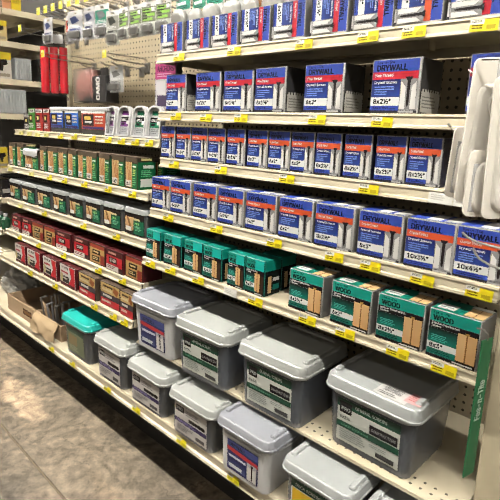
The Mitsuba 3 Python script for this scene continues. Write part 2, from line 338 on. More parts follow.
def drywall(w, h, size, coarse, turned=False):
    key = ('dry', round(w, 3), round(h, 3), size, coarse, turned)
    if key in _plies: return _plies[key]
    P = Print(w, h) if not turned else Print(h, w)
    P.r(.012, .012, .988, .988, SIL)
    P.r(.02, .02, .95, .235, BLUE).text('Fas-n-Tite', .10, .085, .05, c(20, 24, 70), True, .48).text('DRYWALL', .10, .215, .105, c(16, 16, 48), True, .72)
    P.r(.02, .235, .95, .375, ORG if coarse else RED).text('Coarse Thread' if coarse else 'Fine Thread', .08, .325, .055, WHT, True, .45)
    P.r(.02, .375, .62, .70, NAVY, c(44, 70, 150)).text('Drywall Screws', .07, .45, .048, WHT, True, .56).lines(.08, .50, .5, .68, 4, c(120, 150, 220), 2)
    P.r(.02, .70, .62, .86, WHT).text(size, .08, .822, .088, BLK, True, .56)
    P.r(.02, .86, .62, .955, BLUE).lines(.08, .88, .56, .94, 2, c(20, 30, 100), 8)
    P.poly([(.62, .375), (.95, .375), (.95, .93), (.62, .93)], c(150, 150, 150))
    P.poly([(.64, .42), (.73, .52), (.74, .92), (.63, .92)], c(236, 234, 230)).poly([(.94, .42), (.85, .52), (.84, .92), (.95, .92)], c(236, 234, 230))
    screw_pic(P, .79, .34, .88, .030, c(34, 28, 32))
    P.r(.02, .945, .98, .99, c(52, 50, 58)).r(.62, .95, .92, .985, c(210, 208, 205))
    _plies[key] = P.turned((0, 0, h)) if turned else P.front()
    return _plies[key]
def dry_side(d, h):
    P = Print(d, h).r(.01, .01, .99, .99, c(60, 60, 62)).r(.06, .60, .96, .97, c(206, 204, 198))
    for q in range(7): P.r(.10 + .12 * q, .55, .17 + .12 * q, .62, c(206, 204, 198), layer=1 if q == 0 else 0)
    P.lines(.12, .68, .9, .92, 4, c(150, 148, 144), 3)
    return P
def dry_top(w, d):
    if ('dt', w, d) not in _plies:
        _plies['dt', w, d] = Print(w, d).r(.02, .02, .98, .98, SIL).r(.02, .05, .95, .95, BLUE).r(.35, .1, .62, .9, WHT).r(.7, .1, .95, .9, c(205, 203, 198))
    return _plies['dt', w, d]
# top shelf: cartons laid on their sides, print turned a quarter
for i, (x, w, s) in enumerate([(-1.482, .122, '6x1"'), (-1.346, .117, '6x1¼"'), (-1.218, .115, '6x1¼"'), (-1.086, .115, '6x1⅝"'), (-.961, .115, '6x1½"'), (-.827, .115, '6x1½"'), (-.702, .110, '6x2"'), (-.586, .114, '8x1½"'), (-.464, .116, '8x2"')]):
    carton('screw_carton', x, 1.102 + rng.uniform(-.003, .004), .246, w, .099, .105, 'carton_grey', drywall(w, .099, s, i == 7, True),
           '%s drywall screw carton from the left on the top shelf, laid on its side' % ORD[i], 'drywall cartons on the top shelf', rot=rng.uniform(-1.5, 1.5))
# second shelf
for i, (x, w, s, dp, yy) in enumerate([(-1.458, .112, '6x1"', .05, 1.108), (-1.298, .125, '6x1¼"', .10, 1.108), (-1.160, .127, '6x1⅝"', .10, 1.106), (-1.024, .122, '6x1⅝"', .10, 1.106), (-.839, .126, '6x2"', .10, 1.104), (-.634, .127, '8x2½"', .11, 1.104), (-.403, .124, '8x3"', .10, 1.106)]):
    carton('screw_carton', x, yy, .050, w, .126, dp, 'carton_grey', drywall(w, .126, s, False),
           '%s blue carton with red band from the left on the second shelf%s' % (ORD[i], ', marked ' + s.replace('"', '') if i in (4, 5) else ''), 'red-banded drywall cartons on the second shelf', side=dry_side(dp, .126).side((w, 0, 0)), rot=rng.uniform(-2, 1))
# third shelf: narrow cartons
xs3 = [-1.488, -1.404, -1.318, -1.231, -1.139, -1.049, -.963, -.879, -.792, -.702, -.610, -.525]
for i, (x, s) in enumerate(zip(xs3, ['6x1"', '6x1¼"', '6x1¼"', '6x1⅝"', '6x1⅝"', '6x2"', '6x2"', '6x2"', '8x2½"', '8x2½"', '8x2½"', '8x2½"'])):
    carton('screw_carton', x, 1.110 + rng.uniform(-.002, .004), -.116, .082, .114, .09, 'carton_grey', drywall(.082, .114, s, True),
           '%s narrow orange-banded drywall carton from the left in the third row' % ORD[i], 'narrow drywall cartons in the third row', side=Print(.09, .114).r(.01, .01, .99, .99, c(44, 46, 66)).side((.082, 0, 0)), rot=rng.uniform(-1.5, 1.5))
# fourth shelf
for i, (x, w, s) in enumerate([(-1.486, .108, '6x1"'), (-1.372, .112, '6x1¼"'), (-1.254, .118, '6x1¼"'), (-1.130, .118, '6x1⅝"'), (-1.008, .122, '6x2"'), (-.876, .120, '6x2"'), (-.748, .122, '8x2½"'), (-.616, .120, '8x3"'), (-.489, .116, '10x3½"'), (-.374, .120, '10x4½"')]):
    d = .105; y = 1.066 + rng.uniform(-.002, .004)
    carton('screw_carton', x, y, -.300, w, .114, d, 'carton_grey', drywall(w, .114, s, True),
           '%s blue drywall carton from the left in the row of ten, marked %s' % (ORD[i], s.replace('"', '')), 'drywall cartons in the row of ten', top=dry_top(w, d).top((0, 0, .114)), rot=rng.uniform(-1.2, 1.2))
# fifth shelf: wood screws
TEAL, DTEAL = c(14, 160, 142), c(8, 70, 62)
WOODC = c(238, 196, 142)
def wood(w, h, size, large):
    key = ('wood', round(w, 3), round(h, 3), size, large)
    if key in _plies: return _plies[key]
    P = Print(w, h); P.r(.01, .01, .99, .99, SIL if large else c(20, 60, 55))
    a = .25 if large else .30
    P.r(.025, .015, .97, a, TEAL).text('Fas-n-Tite', .09, a * .36, .045, c(6, 50, 44), True, .5).text('WOOD', .09, a * .88, .10, c(5, 44, 40), True, .48)
    if not large: P.r(.5, .015, .97, a, c(14, 196, 184))
    P.r(.025, a, .97, a + .13, BLK).text('Interior Construction', .07, a + .055, .042, WHT, True, .62).text('Screws', .07, a + .11, .042, WHT, True, .3)
    P.r(.025, a + .13, .60, .68, c(8, 34, 30), c(8, 122, 106)).lines(.09, .52, .52, .66, 4, c(70, 180, 165), 4)
    P.r(.025, .68, .60, .81, WHT).text(size, .07, .79, .088, BLK, True, .56)
    P.r(.025, .81, .60, .93, c(8, 112, 98)).lines(.07, .84, .55, .91, 2, c(4, 52, 46), 5)
    P.r(.60, a + .13, .97, .93, c(60, 44, 30))
    l, m, r = (.60, .775, .96) if large else (.52, .655, .79)
    P.r(l, a + .09, m - .012, .90, WOODC, c(228, 180, 124)).r(m + .012, a + .09, r, .90, c(232, 186, 130), c(218, 168, 112)).r(m - .012, a + .07, m + .012, .86, c(150, 96, 44))
    P.poly([(m - .05, a + .05), (m + .05, a + .05), (m + .014, a + .10), (m - .014, a + .10)], c(180, 140, 70))
    P.r(.025, .925, .97, .985, BLK).r(.55, .938, .93, .968, c(215, 213, 208))
    _plies[key] = P.front(); return _plies[key]
def wood_top(w, d):
    key = ('wt', w, d)
    if key not in _plies:
        P = Print(w, d).r(.02, .02, .98, .98, c(16, 130, 112)).r(.08, .42, .42, .86, c(228, 226, 220)).lines(.12, .5, .38, .8, 2, c(120, 150, 146), 2).r(.62, .25, .98, .95, WOODC).r(.79, .25, .81, .95, c(120, 76, 40)).r(.58, .05, .98, .25, c(230, 226, 218)).lines(.1, .1, .5, .34, 2, c(8, 84, 72), 4)
        _plies[key] = P.top
    return _plies[key]
def wood_side(d, h):
    key = ('ws', d, h)
    if key not in _plies: _plies[key] = Print(d, h).r(.02, .02, .98, .3, TEAL).r(.02, .3, .98, .98, c(14, 30, 28)).r(.2, .45, .42, .92, WOODC).r(.5, .5, .9, .6, WHT).r(.5, .7, .9, .85, c(12, 130, 116))
    return _plies[key]
for i, (x, w, s) in enumerate([(-1.480, .090, '6x1"'), (-1.374, .096, '6x1¼"'), (-1.262, .092, '6x1⅝"'), (-1.160, .088, '6x1⅝"'), (-1.046, .074, '6x2"'), (-.968, .078, '6x2"')]):
    carton('wood_screw_carton', x, 1.036 + rng.uniform(-.002, .003), -.484, w, .108, .070, 'carton_teal', wood(w, .108, s, False),
           '%s small teal wood screw carton from the left' % ORD[i], 'small teal wood screw cartons', side=wood_side(.07, .108).side((w, 0, 0)), rot=rng.uniform(-2, 2))
carton('wood_screw_carton', -.975, 1.118, -.484, .080, .108, .070, 'carton_teal', wood(.080, .108, '6x2"', False), 'teal wood screw carton standing behind the last small one', 'small teal wood screw cartons', side=wood_side(.07, .108).side((.080, 0, 0)))
for i, (x, w, s) in enumerate([(-.797, .117, '6x1½"'), (-.658, .120, '6x2"'), (-.526, .119, '8x2½"'), (-.399, .114, '8x3"')]):
    d = .085
    carton('wood_screw_carton', x, 1.033, -.484, w, .112, d, 'carton_grey', wood(w, .112, s, True),
           'large green wood screw carton marked %s' % s.replace('"', ''), 'large green wood screw cartons', top=wood_top(w, d)((0, 0, .112)), rot=rng.uniform(-2.5, .5))

# left bay -------------------------------------------------------------
TAN = c(224, 188, 136)
def deck_label(w, h, kind, seed):
    key = ('deck', round(w, 3), round(h, 3), kind, seed % 3)
    if key in _plies: return _plies[key]
    P = Print(w, h); g = random.Random(seed % 3)
    if kind == 'green':
        P.r(.0, .0, 1, 1, c(74, 60, 44)).r(.02, .02, .98, .16, c(92, 78, 62)).r(.03, .16, .58, .95, TAN, c(206, 160, 108))
        for q in range(3): P.poly([(.12 + .14 * q, .16), (.18 + .14 * q, .16), (.34 + .1 * q, .74), (.27 + .1 * q, .74)], c(186, 124, 70))
        P.r(.58, .2, .98, .97, c(28, 118, 68)).r(.62, .26, .92, .31, WHT).lines(.63, .38, .92, .6, 4, c(200, 222, 120), seed).lines(.63, .64, .92, .9, 4, c(120, 190, 140), seed + 1)
        P.r(.05, .74, .48, .93, c(236, 232, 222)).text('10x3"', .09, .89, .1, BLK, True, .45)
    elif kind == 'tub':
        P.r(0, 0, 1, 1, c(38, 30, 26)).r(.03, .18, .48, .80, TAN, c(180, 140, 92)).poly([(.1, .18), (.2, .18), (.36, .7), (.27, .7)], c(150, 100, 58)).r(.46, .30, .98, .95, c(18, 104, 74)).text('DECK', .53, .5, .1, c(150, 205, 120), True, .9).lines(.54, .56, .92, .8, 4, c(120, 190, 150), seed).r(.06, .64, .36, .84, c(232, 230, 222)).r(.5, .2, .8, .3, c(206, 190, 150))
    elif kind == 'red':
        P.r(0, 0, 1, 1, c(60, 20, 22)).r(.03, .05, .97, .28, c(84, 26, 26)).r(.16, .1, .62, .2, c(210, 150, 140)).r(.03, .28, .97, .76, c(196, 28, 44)).r(.2, .36, .66, .62, c(46, 30, 34)).text('STAR', .24, .56, .15, c(232, 214, 206), True, .62).r(.03, .72, .75, .97, c(226, 216, 206)).lines(.1, .76, .7, .92, 2, c(140, 60, 60), seed)
    elif kind == 'gold':
        P.r(0, 0, 1, 1, c(72, 46, 30)).r(.03, .04, .97, .22, c(168, 62, 46)).r(.03, .22, .97, .95, c(206, 168, 104), c(176, 132, 74)).r(.22, .3, .72, .52, c(48, 34, 28)).r(.28, .36, .6, .44, c(214, 190, 140)).r(.2, .6, .66, .86, c(58, 50, 40)).r(.72, .5, .97, .95, c(150, 42, 36)).lines(.24, .66, .6, .82, 2, c(220, 200, 150), seed)
    elif kind == 'white':
        P.r(0, 0, 1, 1, c(226, 218, 212)).text('EXTERIOR', .1, .18, .1, c(70, 60, 60), True, .7).poly([(.62, .02), (.98, .02), (.98, .98), (.45, .98), (.75, .5)], c(200, 30, 48)).r(.06, .52, .6, .82, c(66, 58, 54)).r(.08, .3, .55, .38, c(190, 60, 70)).r(.1, .58, .5, .66, c(190, 182, 172)).r(.03, .84, .97, .98, c(88, 24, 30)).r(.06, .42, .2, .8, c(206, 190, 130))
    else:
        P.r(0, 0, 1, 1, c(60, 48, 44)).r(.03, .03, .97, .45, c(206, 172, 112)).r(.15, .12, .65, .2, c(90, 70, 50)).r(.1, .26, .6, .36, c(228, 206, 160)).poly([(.7, .06), (.95, .2), (.85, .44), (.66, .3)], c(160, 92, 50)).r(.03, .45, .97, .68, c(72, 60, 66)).r(.15, .5, .6, .6, c(212, 204, 200)).r(.03, .68, .97, .97, c(190, 28, 42)).r(.1, .74, .55, .84, c(228, 190, 180))
    _plies[key] = P.front(); return _plies[key]
def green_side(d, h):
    if ('gs', d, h) not in _plies: _plies['gs', d, h] = Print(d, h).r(0, 0, 1, .14, c(70, 60, 48)).r(.2, .03, .8, .1, c(226, 214, 150)).r(0, .14, 1, 1, c(20, 108, 66)).r(.3, .24, .9, .34, c(226, 232, 226)).lines(.2, .4, .9, .62, 4, c(120, 200, 150), 3).r(.15, .66, .9, .92, c(222, 228, 222)).side((0, 0, 0))
    return _plies['gs', d, h]
def shifted(ply, M): return ply
L2 = [(-2.783, .086), (-2.690, .088), (-2.408, .070), (-2.331, .098), (-2.222, .090), (-2.122, .078), (-2.038, .074), (-1.955, .090), (-1.852, .086), (-1.757, .090), (-1.655, .085)]
for i, (x, w) in enumerate(L2):
    side = Print(.08, .122).r(0, 0, 1, .14, c(70, 60, 48)).r(.2, .03, .8, .1, c(226, 214, 150)).r(0, .14, 1, 1, c(20, 108, 66)).r(.3, .24, .9, .34, c(226, 232, 226)).lines(.2, .4, .9, .62, 4, c(120, 200, 150), 3).r(.15, .66, .9, .92, c(222, 228, 222))
    carton('deck_screw_carton', x, 1.064 + rng.uniform(-.003, .004), -.246, w, .122, .08, 'carton_brown', deck_label(w, .122, 'green', i),
           '%s tall carton with wood picture and green panel from the left' % ORD[i], 'tall green and wood cartons', side=side.side((w, 0, 0)), rot=rng.uniform(-2, 2))
carton('deck_screw_carton', -1.625, 1.16, -.246, .085, .122, .08, 'carton_brown', deck_label(.085, .122, 'green', 1), 'tall green carton in the second row, behind the last one on its shelf', 'tall green and wood cartons', side=side.side((.085, 0, 0)))
k = carton('short_screw_carton', -2.588, 1.064, -.246, .160, .088, .08, 'carton_brown', deck_label(.160, .088, 'green', 2), 'short wide green carton under a white sheet on the tall carton shelf', None)
def sheet():
    prof = [(.09, .098), (.05, .094), (.02, .097), (.002, .101), (-.006, .099), (-.009, .092), (-.010, .082), (-.008, .070)]; n = 9; V = []
    for y, z in prof:
        for u in range(n): V.append((u / (n - 1) * .165 - .003 + .004 * math.sin(z * 90), y + .0015 * math.sin(u * 1.7), z + .003 * math.sin(u * 1.1 + y * 30) - (.006 * abs(math.sin(u * .8)) if z < .08 else 0)))
    Fc = []
    for r in range(len(prof) - 1):
        for u in range(n - 1): a = r * n + u; Fc += [(a, a + n, a + n + 1), (a, a + n + 1, a + 1)]
    return trimesh.Trimesh(np.array(V), Fc, process=False)
k = name('paper_sheet'); put(k, mikit.ply(sheet(), 'white_plastic', smooth=True), M=place(-2.588, 1.064, -.246)); tag(k, 'white paper sheet lying on the short green carton in the left bay', 'paper')

# tubs with grey lids on L3
def tub_body(w, d, h, t, r=.012):
    return loft([(rring(w - t, d - t, r, 4), 0), (rring(w, d, r, 4), h)])
def tub_lid(w, d, r=.014, z=0.0, hh=.020):
    o = lambda e: rring(w + 2 * e, d + 2 * e, r + max(e, -.008), 4)
    return loft([(o(.002), z), (o(.006), z + .001), (o(.006), z + hh * .6), (o(.003), z + hh), (o(-.006), z + hh), (o(-.009), z + hh - .003), (o(-.02), z + hh - .003)])
L3 = [(-2.782, .150), (-2.622, .165), (-2.440, .155), (-2.268, .142), (-2.108, .138), (-1.960, .134), (-1.814, .144), (-1.656, .148)]
for i, (x, w) in enumerate(L3):
    k = name('deck_screw_tub'); M = place(x + w / 2, 1.055 + .05, -.4258); w2 = w - .012
    put(k + '__tub', cached(('tb', w2), lambda: tub_body(w2, .10, .092, .010), smooth=40), 'carton_black' if False else 'clear_tub', M)
    put(k + '__tub__contents', cached(('tbi', w2), lambda: tub_body(w2 - .004, .094, .080, .010), smooth=40), 'screw_tan', M)
    put(k + '__lid', cached(('tl', w2), lambda: tub_lid(w2, .10, z=.088), smooth=35), 'lid_grey', M)
    P = deck_label(w2 * .96, .083, 'tub', i)
    put(k + '__label', P, M=place(x + w / 2 - w2 * .48, 1.055 - .0022, -.4258 + .004))
    tag(k, '%s green-labelled screw tub with grey lid from the left' % ORD[i], 'tub', 'green-labelled tubs with grey lids')
# L4 and L5 cartons
for i, (x, w, kd) in enumerate([(-2.716, .118, 'red'), (-2.588, .108, 'red'), (-2.466, .125, 'gold'), (-2.330, .114, 'gold'), (-2.200, .136, 'red'), (-2.036, .126, 'red'), (-1.896, .126, 'gold'), (-1.757, .130, 'red'), (-1.616, .120, 'gold')]):
    carton('star_screw_carton', x, 1.032 + rng.uniform(-.003, .004), -.592, w, .088, .09, 'carton_darkred', deck_label(w, .088, kd, i),
           'short %s screw carton, %s from the left in its row' % ({'red': 'red', 'gold': 'gold'}[kd], ORD[i]), 'short red and gold cartons', rot=rng.uniform(-2, 2))
for i, (x, w, kd) in enumerate([(-2.582, .126, 'white'), (-2.436, .146, 'white'), (-2.256, .146, 'white'), (-2.084, .146, 'white'), (-1.916, .150, 'goldred'), (-1.744, .146, 'goldred'), (-1.588, .095, 'goldred')]):
    carton('exterior_screw_carton', x, .992 + rng.uniform(-.003, .004), -.730, w, .098, .09, 'carton_darkred' if kd == 'white' else 'carton_brown', deck_label(w, .098, kd, i),
           '%s carton, %s from the left on the lowest raised shelf' % ({'white': 'white and red', 'goldred': 'gold-topped red'}[kd], ORD[i]), 'white, red and gold cartons', rot=rng.uniform(-2, 2))
# L1: clear tubs with white lids, cards, clamshells
def small_card(w, h, base, dark, seed):
    P = Print(w, h).r(0, 0, 1, 1, base).r(.04, .05, .96, .2, c(230, 228, 222)).text('SCREWS', .1, .17, .1, dark, True, .8).r(.08, .3, .6, .62, dark).r(.2, .36, .46, .52, c(220, 200, 120)).lines(.12, .68, .9, .92, 3, c(225, 225, 225), seed)
    return P
k = carton('small_carton', -2.735, 1.13, -.053, .085, .085, .06, 'carton_brown', small_card(.085, .085, c(96, 84, 88), c(40, 34, 36), 1).front(), 'small dark carton with pale top at left end of clamshell shelf', None)
for x, w, base, lb in [(-2.632, .074, c(70, 132, 48), 'small green screw card pack beside the red packs'), (-2.548, .078, c(160, 36, 34), 'left one of two small red screw packs'), (-2.460, .066, c(146, 40, 32), 'right one of two small red screw packs, next to a blue pack')]:
    carton('small_carton', x, 1.112, -.053, w, .112, .05, 'carton_darkred' if 'red screw' in lb else 'carton_green', small_card(w, .112, base, c(52, 24, 26), 3).front(), lb, None)
def insert(w, h, base, lines=False):
    P = Print(w, h).r(0, 0, 1, 1, base)
    P.r(0, 0, .98, .12, c(236, 236, 236)).r(.05, .17, .52, .8, c(52, 42, 46)).r(.12, .28, .4, .48, c(206, 176, 84)).r(.15, .54, .45, .66, c(206, 204, 200)).r(.58, .25, .92, .32, WHT).r(.58, .42, .92, .49, c(236, 220, 200)).r(.58, .6, .92, .66, c(236, 220, 200)).r(.05, .84, .95, .96, c(70, 60, 110))
    return P
for x, w, base, lb in [(-2.384, .136, c(36, 84, 176), 'left one of two clear packs with blue card and white top'), (-2.240, .138, c(28, 104, 200), 'right one of two clear packs with bright blue card and white top'), (-2.086, .216, c(186, 68, 36), 'wide clear pack with orange card and white top')]:
    k = name('clear_pack'); M = place(x, 1.112, -.053)
    put(k + '__shell', cached(('cps', w), lambda: bx(0, 0, 0, w, .06, .108, .003)), 'clear_blister', M)
    put(k + '__card', insert(w * .92, .078, base).front((w * .04, -.0006, .022)), M=M)
    put(k + '__lid', cached(('cpl', w), lambda: bx(-.003, -.003, .100, w + .003, .063, .118, .004)), 'white_plastic', M)
    put(k + '__shell__screws', cached(('cpc', w), lambda: bx(.006, .02, .004, w - .006, .054, .07, .006)), 'screw_tan', M)
    tag(k, lb, 'pack', 'clear packs with white tops')
def arch(w, h, n=10):
    r = w * .42; pts = [(-w / 2, 0), (w / 2, 0)]
    pts += [(w / 2 - r + r * math.cos(a), h - r + r * math.sin(a)) for a in np.linspace(0, math.pi / 2, n)] + [(-w / 2 + r + r * math.cos(a), h - r + r * math.sin(a)) for a in np.linspace(math.pi / 2, math.pi, n)]
    return Polygon(pts)
def upright(poly, th):
    m = trimesh.creation.extrude_polygon(poly, th, engine='earcut'); v = np.array(m.vertices); m.vertices = np.column_stack([v[:, 0], -v[:, 2], v[:, 1]]); return m
for x, w, col, lb in [(-1.845, .070, c(120, 62, 130), 'rounded white-rimmed clamshell with purple card, left one, half hidden'), (-1.750, .092, c(122, 58, 136), 'rounded white-rimmed clamshell with purple card, in full view'), (-1.644, .092, c(22, 112, 78), 'rounded white-rimmed clamshell with green card, left one of two'), (-1.546, .092, c(18, 122, 84), 'rounded white-rimmed clamshell with green card at the shelf end')]:
    k = name('rounded_clamshell'); M = T().translate([x, 1.128, EYE - .0525]).rotate([1, 0, 0], -7)
    A = arch(w, .122)
    put(k + '__rim', cached(('rim', w), lambda: upright(A.difference(A.buffer(-.007)), .022)), 'white_plastic', M)
    put(k + '__tray', cached(('try', w), lambda: upright(A.buffer(-.006), .006)), 'white_plastic', M)
    P = Print(w - .016, .1).r(0, 0, 1, .3, c(214, 220, 216)).r(.1, .06, .9, .22, col).r(0, .3, 1, .5, c(30, 28, 34)).text('DRILL', .08, .46, .09, WHT, True, .6).r(0, .5, 1, .68, col).r(.55, .44, 1, .58, WHT).r(.1, .53, .4, .62, c(28, 26, 30)).r(0, .68, 1, 1, c(170, 172, 174)).lines(.15, .74, .85, .94, 3, c(120, 122, 126), 2)
    put(k + '__card', P.front((-(w - .016) / 2, -.0064, .009)), M=M)
    tag(k, lb, 'clamshell', 'rounded clamshells')

# ------------------------------------------------------------------ pails
def pail_body(wb, db, wt, dt, h, r=.022):
    R = [(rring(wb - .012, db - .012, r - .006), 0), (rring(wb - .003, db - .003, r - .001), .002), (rring(wb, db, r), .007)]
    for t in (.35, .7, 1.0): R.append((rring(wb + (wt - wb) * t, db + (dt - db) * t, r), .007 + (h - .007) * t))
    return loft(R)
def pail_rim(w, d, z, r=.034):
    o = lambda e: rring(w + 2 * e, d + 2 * e, r + e)
    return loft([(o(-.002), z - .010), (o(.004), z - .009), (o(.005), z - .002), (o(.001), z), (o(-.003), z)], False, False)
def pail_lid(w, d, z, sk, r=.030):
    """Skirt with a bead at its foot, a tight shoulder and a flat top; the raised rails are meshes of their own."""
    o = lambda e: rring(w + 2 * e, d + 2 * e, max(r + e, .006), 8)
    return loft([(o(-.004), z), (o(.001), z), (o(.002), z + .002), (o(.002), z + .006), (o(.0), z + .0075), (o(-.001), z + sk * .5), (o(-.003), z + sk - .007), (o(-.0045), z + sk - .003), (o(-.0075), z + sk - .0006), (o(-.011), z + sk), (o(-.02), z + sk), (o(-.05), z + sk)])
def lid_rails(w, d, z, hgt=.007, wd=.018):
    ms = []
    for sgn in (-1, 1):
        O = rring(wd, d - .062, .008, 4); sh = lambda e: rring(wd - 2 * e, d - .062 - 2 * e, max(.008 - e, .002), 4)
        m = loft([(sh(0), z - .001), (sh(.001), z + hgt * .6), (sh(.0035), z + hgt), (sh(.006), z + hgt + .0005)]); m.apply_translation([sgn * (w / 2 - .019), 0, 0]); ms.append(m)
    O = loft([(rring(w - .07, .016, .006, 4), z - .001), (rring(w - .072, .014, .005, 4), z + hgt * .6), (rring(w - .08, .008, .003, 4), z + hgt)]); O.apply_translation([0, d / 2 - .03, 0]); ms.append(O)
    return ms
def screws_in(w, d, h, n, seed, L=.045):
    g = np.random.default_rng(seed); ms = [loft([(rring(w - .03, d - .03, .02, 3), .004), (rring(w - .024, d - .024, .02, 3), h)])]
    b = trimesh.creation.cone(radius=.0021, height=L, sections=4); b.faces; hd = trimesh.creation.cylinder(radius=.0038, height=.003, sections=6)
    one = cat_m(b, hd)
    for i in range(n):
        f = g.integers(0, 4)
        if f == 3: p = np.array([g.uniform(-.5, .5) * (w - .05), g.uniform(-.5, .5) * (d - .05), h])
        elif f == 0: p = np.array([g.uniform(-.5, .5) * (w - .05), -(d / 2 - .011), g.uniform(.01, h)])
        else: p = np.array([(w / 2 - .011) * (1 if f == 1 else -1), g.uniform(-.5, .5) * (d - .05), g.uniform(.01, h)])
        nrm = {0: [0, -1, 0], 1: [1, 0, 0], 2: [-1, 0, 0], 3: [0, 0, 1]}[int(f)]
        a = g.normal(size=3); a -= np.array(nrm) * (a @ nrm) * .9; a /= np.linalg.norm(a)
        M = trimesh.geometry.align_vectors([0, 0, 1], a); m = one.copy(); m.apply_translation([0, 0, -L / 2]); m.apply_transform(M); m.apply_translation(p)
        v = m.vertices; v[:, 0] = np.clip(v[:, 0], -w / 2 + .004, w / 2 - .004); v[:, 1] = np.clip(v[:, 1], -d / 2 + .004, d / 2 - .004); v[:, 2] = np.clip(v[:, 2], .003, h + .008); m.vertices = v
        ms.append(m)
    return cat_m(*ms)
def pail_label(kind, w, h):
    P = Print(w, h)
    if kind == 'green':
        G = c(20, 72, 52)
        P.r(0, 0, 1, 1, c(214, 216, 208)).r(0, 0, 1, .2, G).text('GENERAL SCREWS', .30, .13, .07, c(214, 222, 214), True, .8).r(.04, .06, .24, .32, BLK).text('PRO', .07, .26, .08, c(190, 195, 190), True, .22).r(.54, .30, .97, .50, BLK).text('CONSTRUCTION', .57, .43, .06, c(150, 150, 150), True, .94)
        P.text('6x1¼', .05, .45, .07, c(60, 70, 64), True).r(0, .52, 1, .66, G).text('Exterior grade wood', .08, .61, .05, c(90, 150, 120), True, .9)
        P.lines(.06, .70, .5, .94, 5, c(150, 156, 150), 5).r(.66, .84, .94, .94, c(60, 60, 60)).lines(.55, .72, .9, .8, 2, c(150, 156, 150), 9)
    elif kind == 'grey':
        P.r(0, 0, 1, 1, c(206, 200, 196)).r(.04, .05, .30, .26, BLK).text('PRO', .08, .2, .1, c(200, 200, 200), True, .27).lines(.34, .1, .9, .3, 3, c(120, 112, 118), 4).r(.45, .34, .95, .46, BLK).r(0, .5, 1, .64, c(58, 48, 92)).lines(.06, .54, .8, .62, 2, c(150, 140, 190), 3).lines(.08, .70, .6, .92, 4, c(140, 134, 132), 2).r(.68, .8, .94, .92, c(90, 86, 88))
    elif kind == 'blue':
        P.r(0, 0, 1, 1, c(46, 50, 104)).r(0, 0, 1, .22, c(70, 80, 142)).text('DRYWALL', .08, .19, .11, c(20, 20, 60), True, .6).poly([(0, .22), (1, .30), (1, .44), (0, .36)], c(190, 52, 60)).r(.06, .48, .62, .56, c(206, 208, 224)).r(.04, .60, .62, .92, c(30, 36, 84), c(74, 84, 132)).r(.06, .78, .5, .9, c(206, 208, 216))
        P.poly([(.66, .4), (.97, .4), (.97, .97), (.66, .97)], c(186, 184, 188)).poly([(.69, .5), (.8, .56), (.8, .95), (.69, .95)], c(226, 224, 220)).poly([(.95, .5), (.85, .56), (.85, .95), (.95, .95)], c(226, 224, 220)); screw_pic(P, .825, .42, .93, .02, c(60, 40, 50))
    elif kind == 'yellow':
        P.r(0, 0, 1, 1, c(210, 214, 204)).r(0, 0, 1, .22, c(22, 78, 56)).text('DECK SCREWS', .1, .16, .08, c(220, 226, 214), True, .8).r(.03, .24, .5, .96, c(232, 186, 40)).r(.56, .3, .95, .5, BLK).text('10x3"', .6, .46, .1, WHT, True, .92).lines(.56, .6, .9, .9, 4, c(120, 120, 110), 4)
    else:
        P.r(0, 0, 1, 1, c(116, 126, 96)).r(0, 0, 1, .2, c(58, 104, 84)).r(.08, .3, .6, .7, c(150, 128, 84)).lines(.1, .74, .8, .94, 3, c(170, 176, 150), 4)
    return P
def pail(x, y, z, wb, db, wt, dt, h, sk, lid, kind, label, group, body='clear_tub', content='screw_steel', lidw=.012, rot=0, double=False, lab=(.08, .93, .13, .84)):
    k = name('pail'); M = T().translate([x, y, EYE + z + .0004]).rotate([0, 0, 1], rot)          # x, y: centre of the footprint
    put(k + '__tub', cached(('pb', wb, db, wt, dt, h), lambda: pail_body(wb, db, wt, dt, h), smooth=35), body, M)
    if body == 'clear_tub':
        put(k + '__tub__screws', cached(('sc', wb, db, h, content), lambda: screws_in(wb - .004, db - .004, h * .80, 420, 3)), content, M); labels[k + '__tub__screws'] = {'kind': 'stuff', 'label': 'loose screws seen through the clear wall'}
    put(k + '__rim', cached(('pr', wt, dt, h), lambda: pail_rim(wt, dt, h - .006), smooth=40), 'white_plastic' if body != 'clear_tub' else 'lid_grey', M)
    if double: put(k + '__collar', cached(('pc', wt, dt, h), lambda: loft([(rring(wt - .006, dt - .006, .03), h - .01), (rring(wt - .004, dt - .004, .03), h + .014)], False, False), smooth=40), body, M)
    zl = h - (.004 if not double else -.010)
    put(k + '__lid', cached(('pl', wt, dt, zl, sk), lambda: pail_lid(wt + 2 * lidw, dt + 2 * lidw, zl, sk), smooth=28), lid, M)
    for q, m in enumerate(lid_rails(wt + 2 * lidw, dt + 2 * lidw, zl + sk)):
        put(k + '__lid__rail', cached(('rl', wt, dt, zl, sk, q), lambda: m, smooth=30), lid, M)
    u0, u1, v0, v1 = lab; wl, hl = (u1 - u0) * (wb - .04), (v1 - v0) * h
    tilt = math.degrees(math.atan2((dt - db) / 2, h))
    yb = -(db / 2 + (dt - db) / 2 * v0) - .0012
    P = pail_label(kind, wl, hl)
    put(k + '__label', cached_print(('plab', kind, round(wl, 4), round(hl, 4)), P), M=M @ T().translate([-(wb - .04) / 2 + u0 * (wb - .04), yb, v0 * h]).rotate([1, 0, 0], tilt))
    tag(k, label, 'pail', group); return k
def cached_print(key, P):
    if key not in _plies: _plies[key] = P.front()
    return _plies[key]
GU, GL = 'large pails on the upper pail shelf', 'small lidded pails on the bottom deck'
pail(-1.362, 1.082, -.810, .205, .200, .222, .216, .160, .030, 'lid_blue_grey', 'blue', 'white pail with blue label and grey lid on the upper pail shelf', GU, body='white_plastic', double=True, rot=1)
pail(-1.094, 1.078, -.810, .214, .208, .224, .220, .165, .034, 'lid_pale', 'green', 'large green-labelled clear pail in the middle of the upper pail shelf', GU, rot=1, lab=(.02, .98, .12, .86))
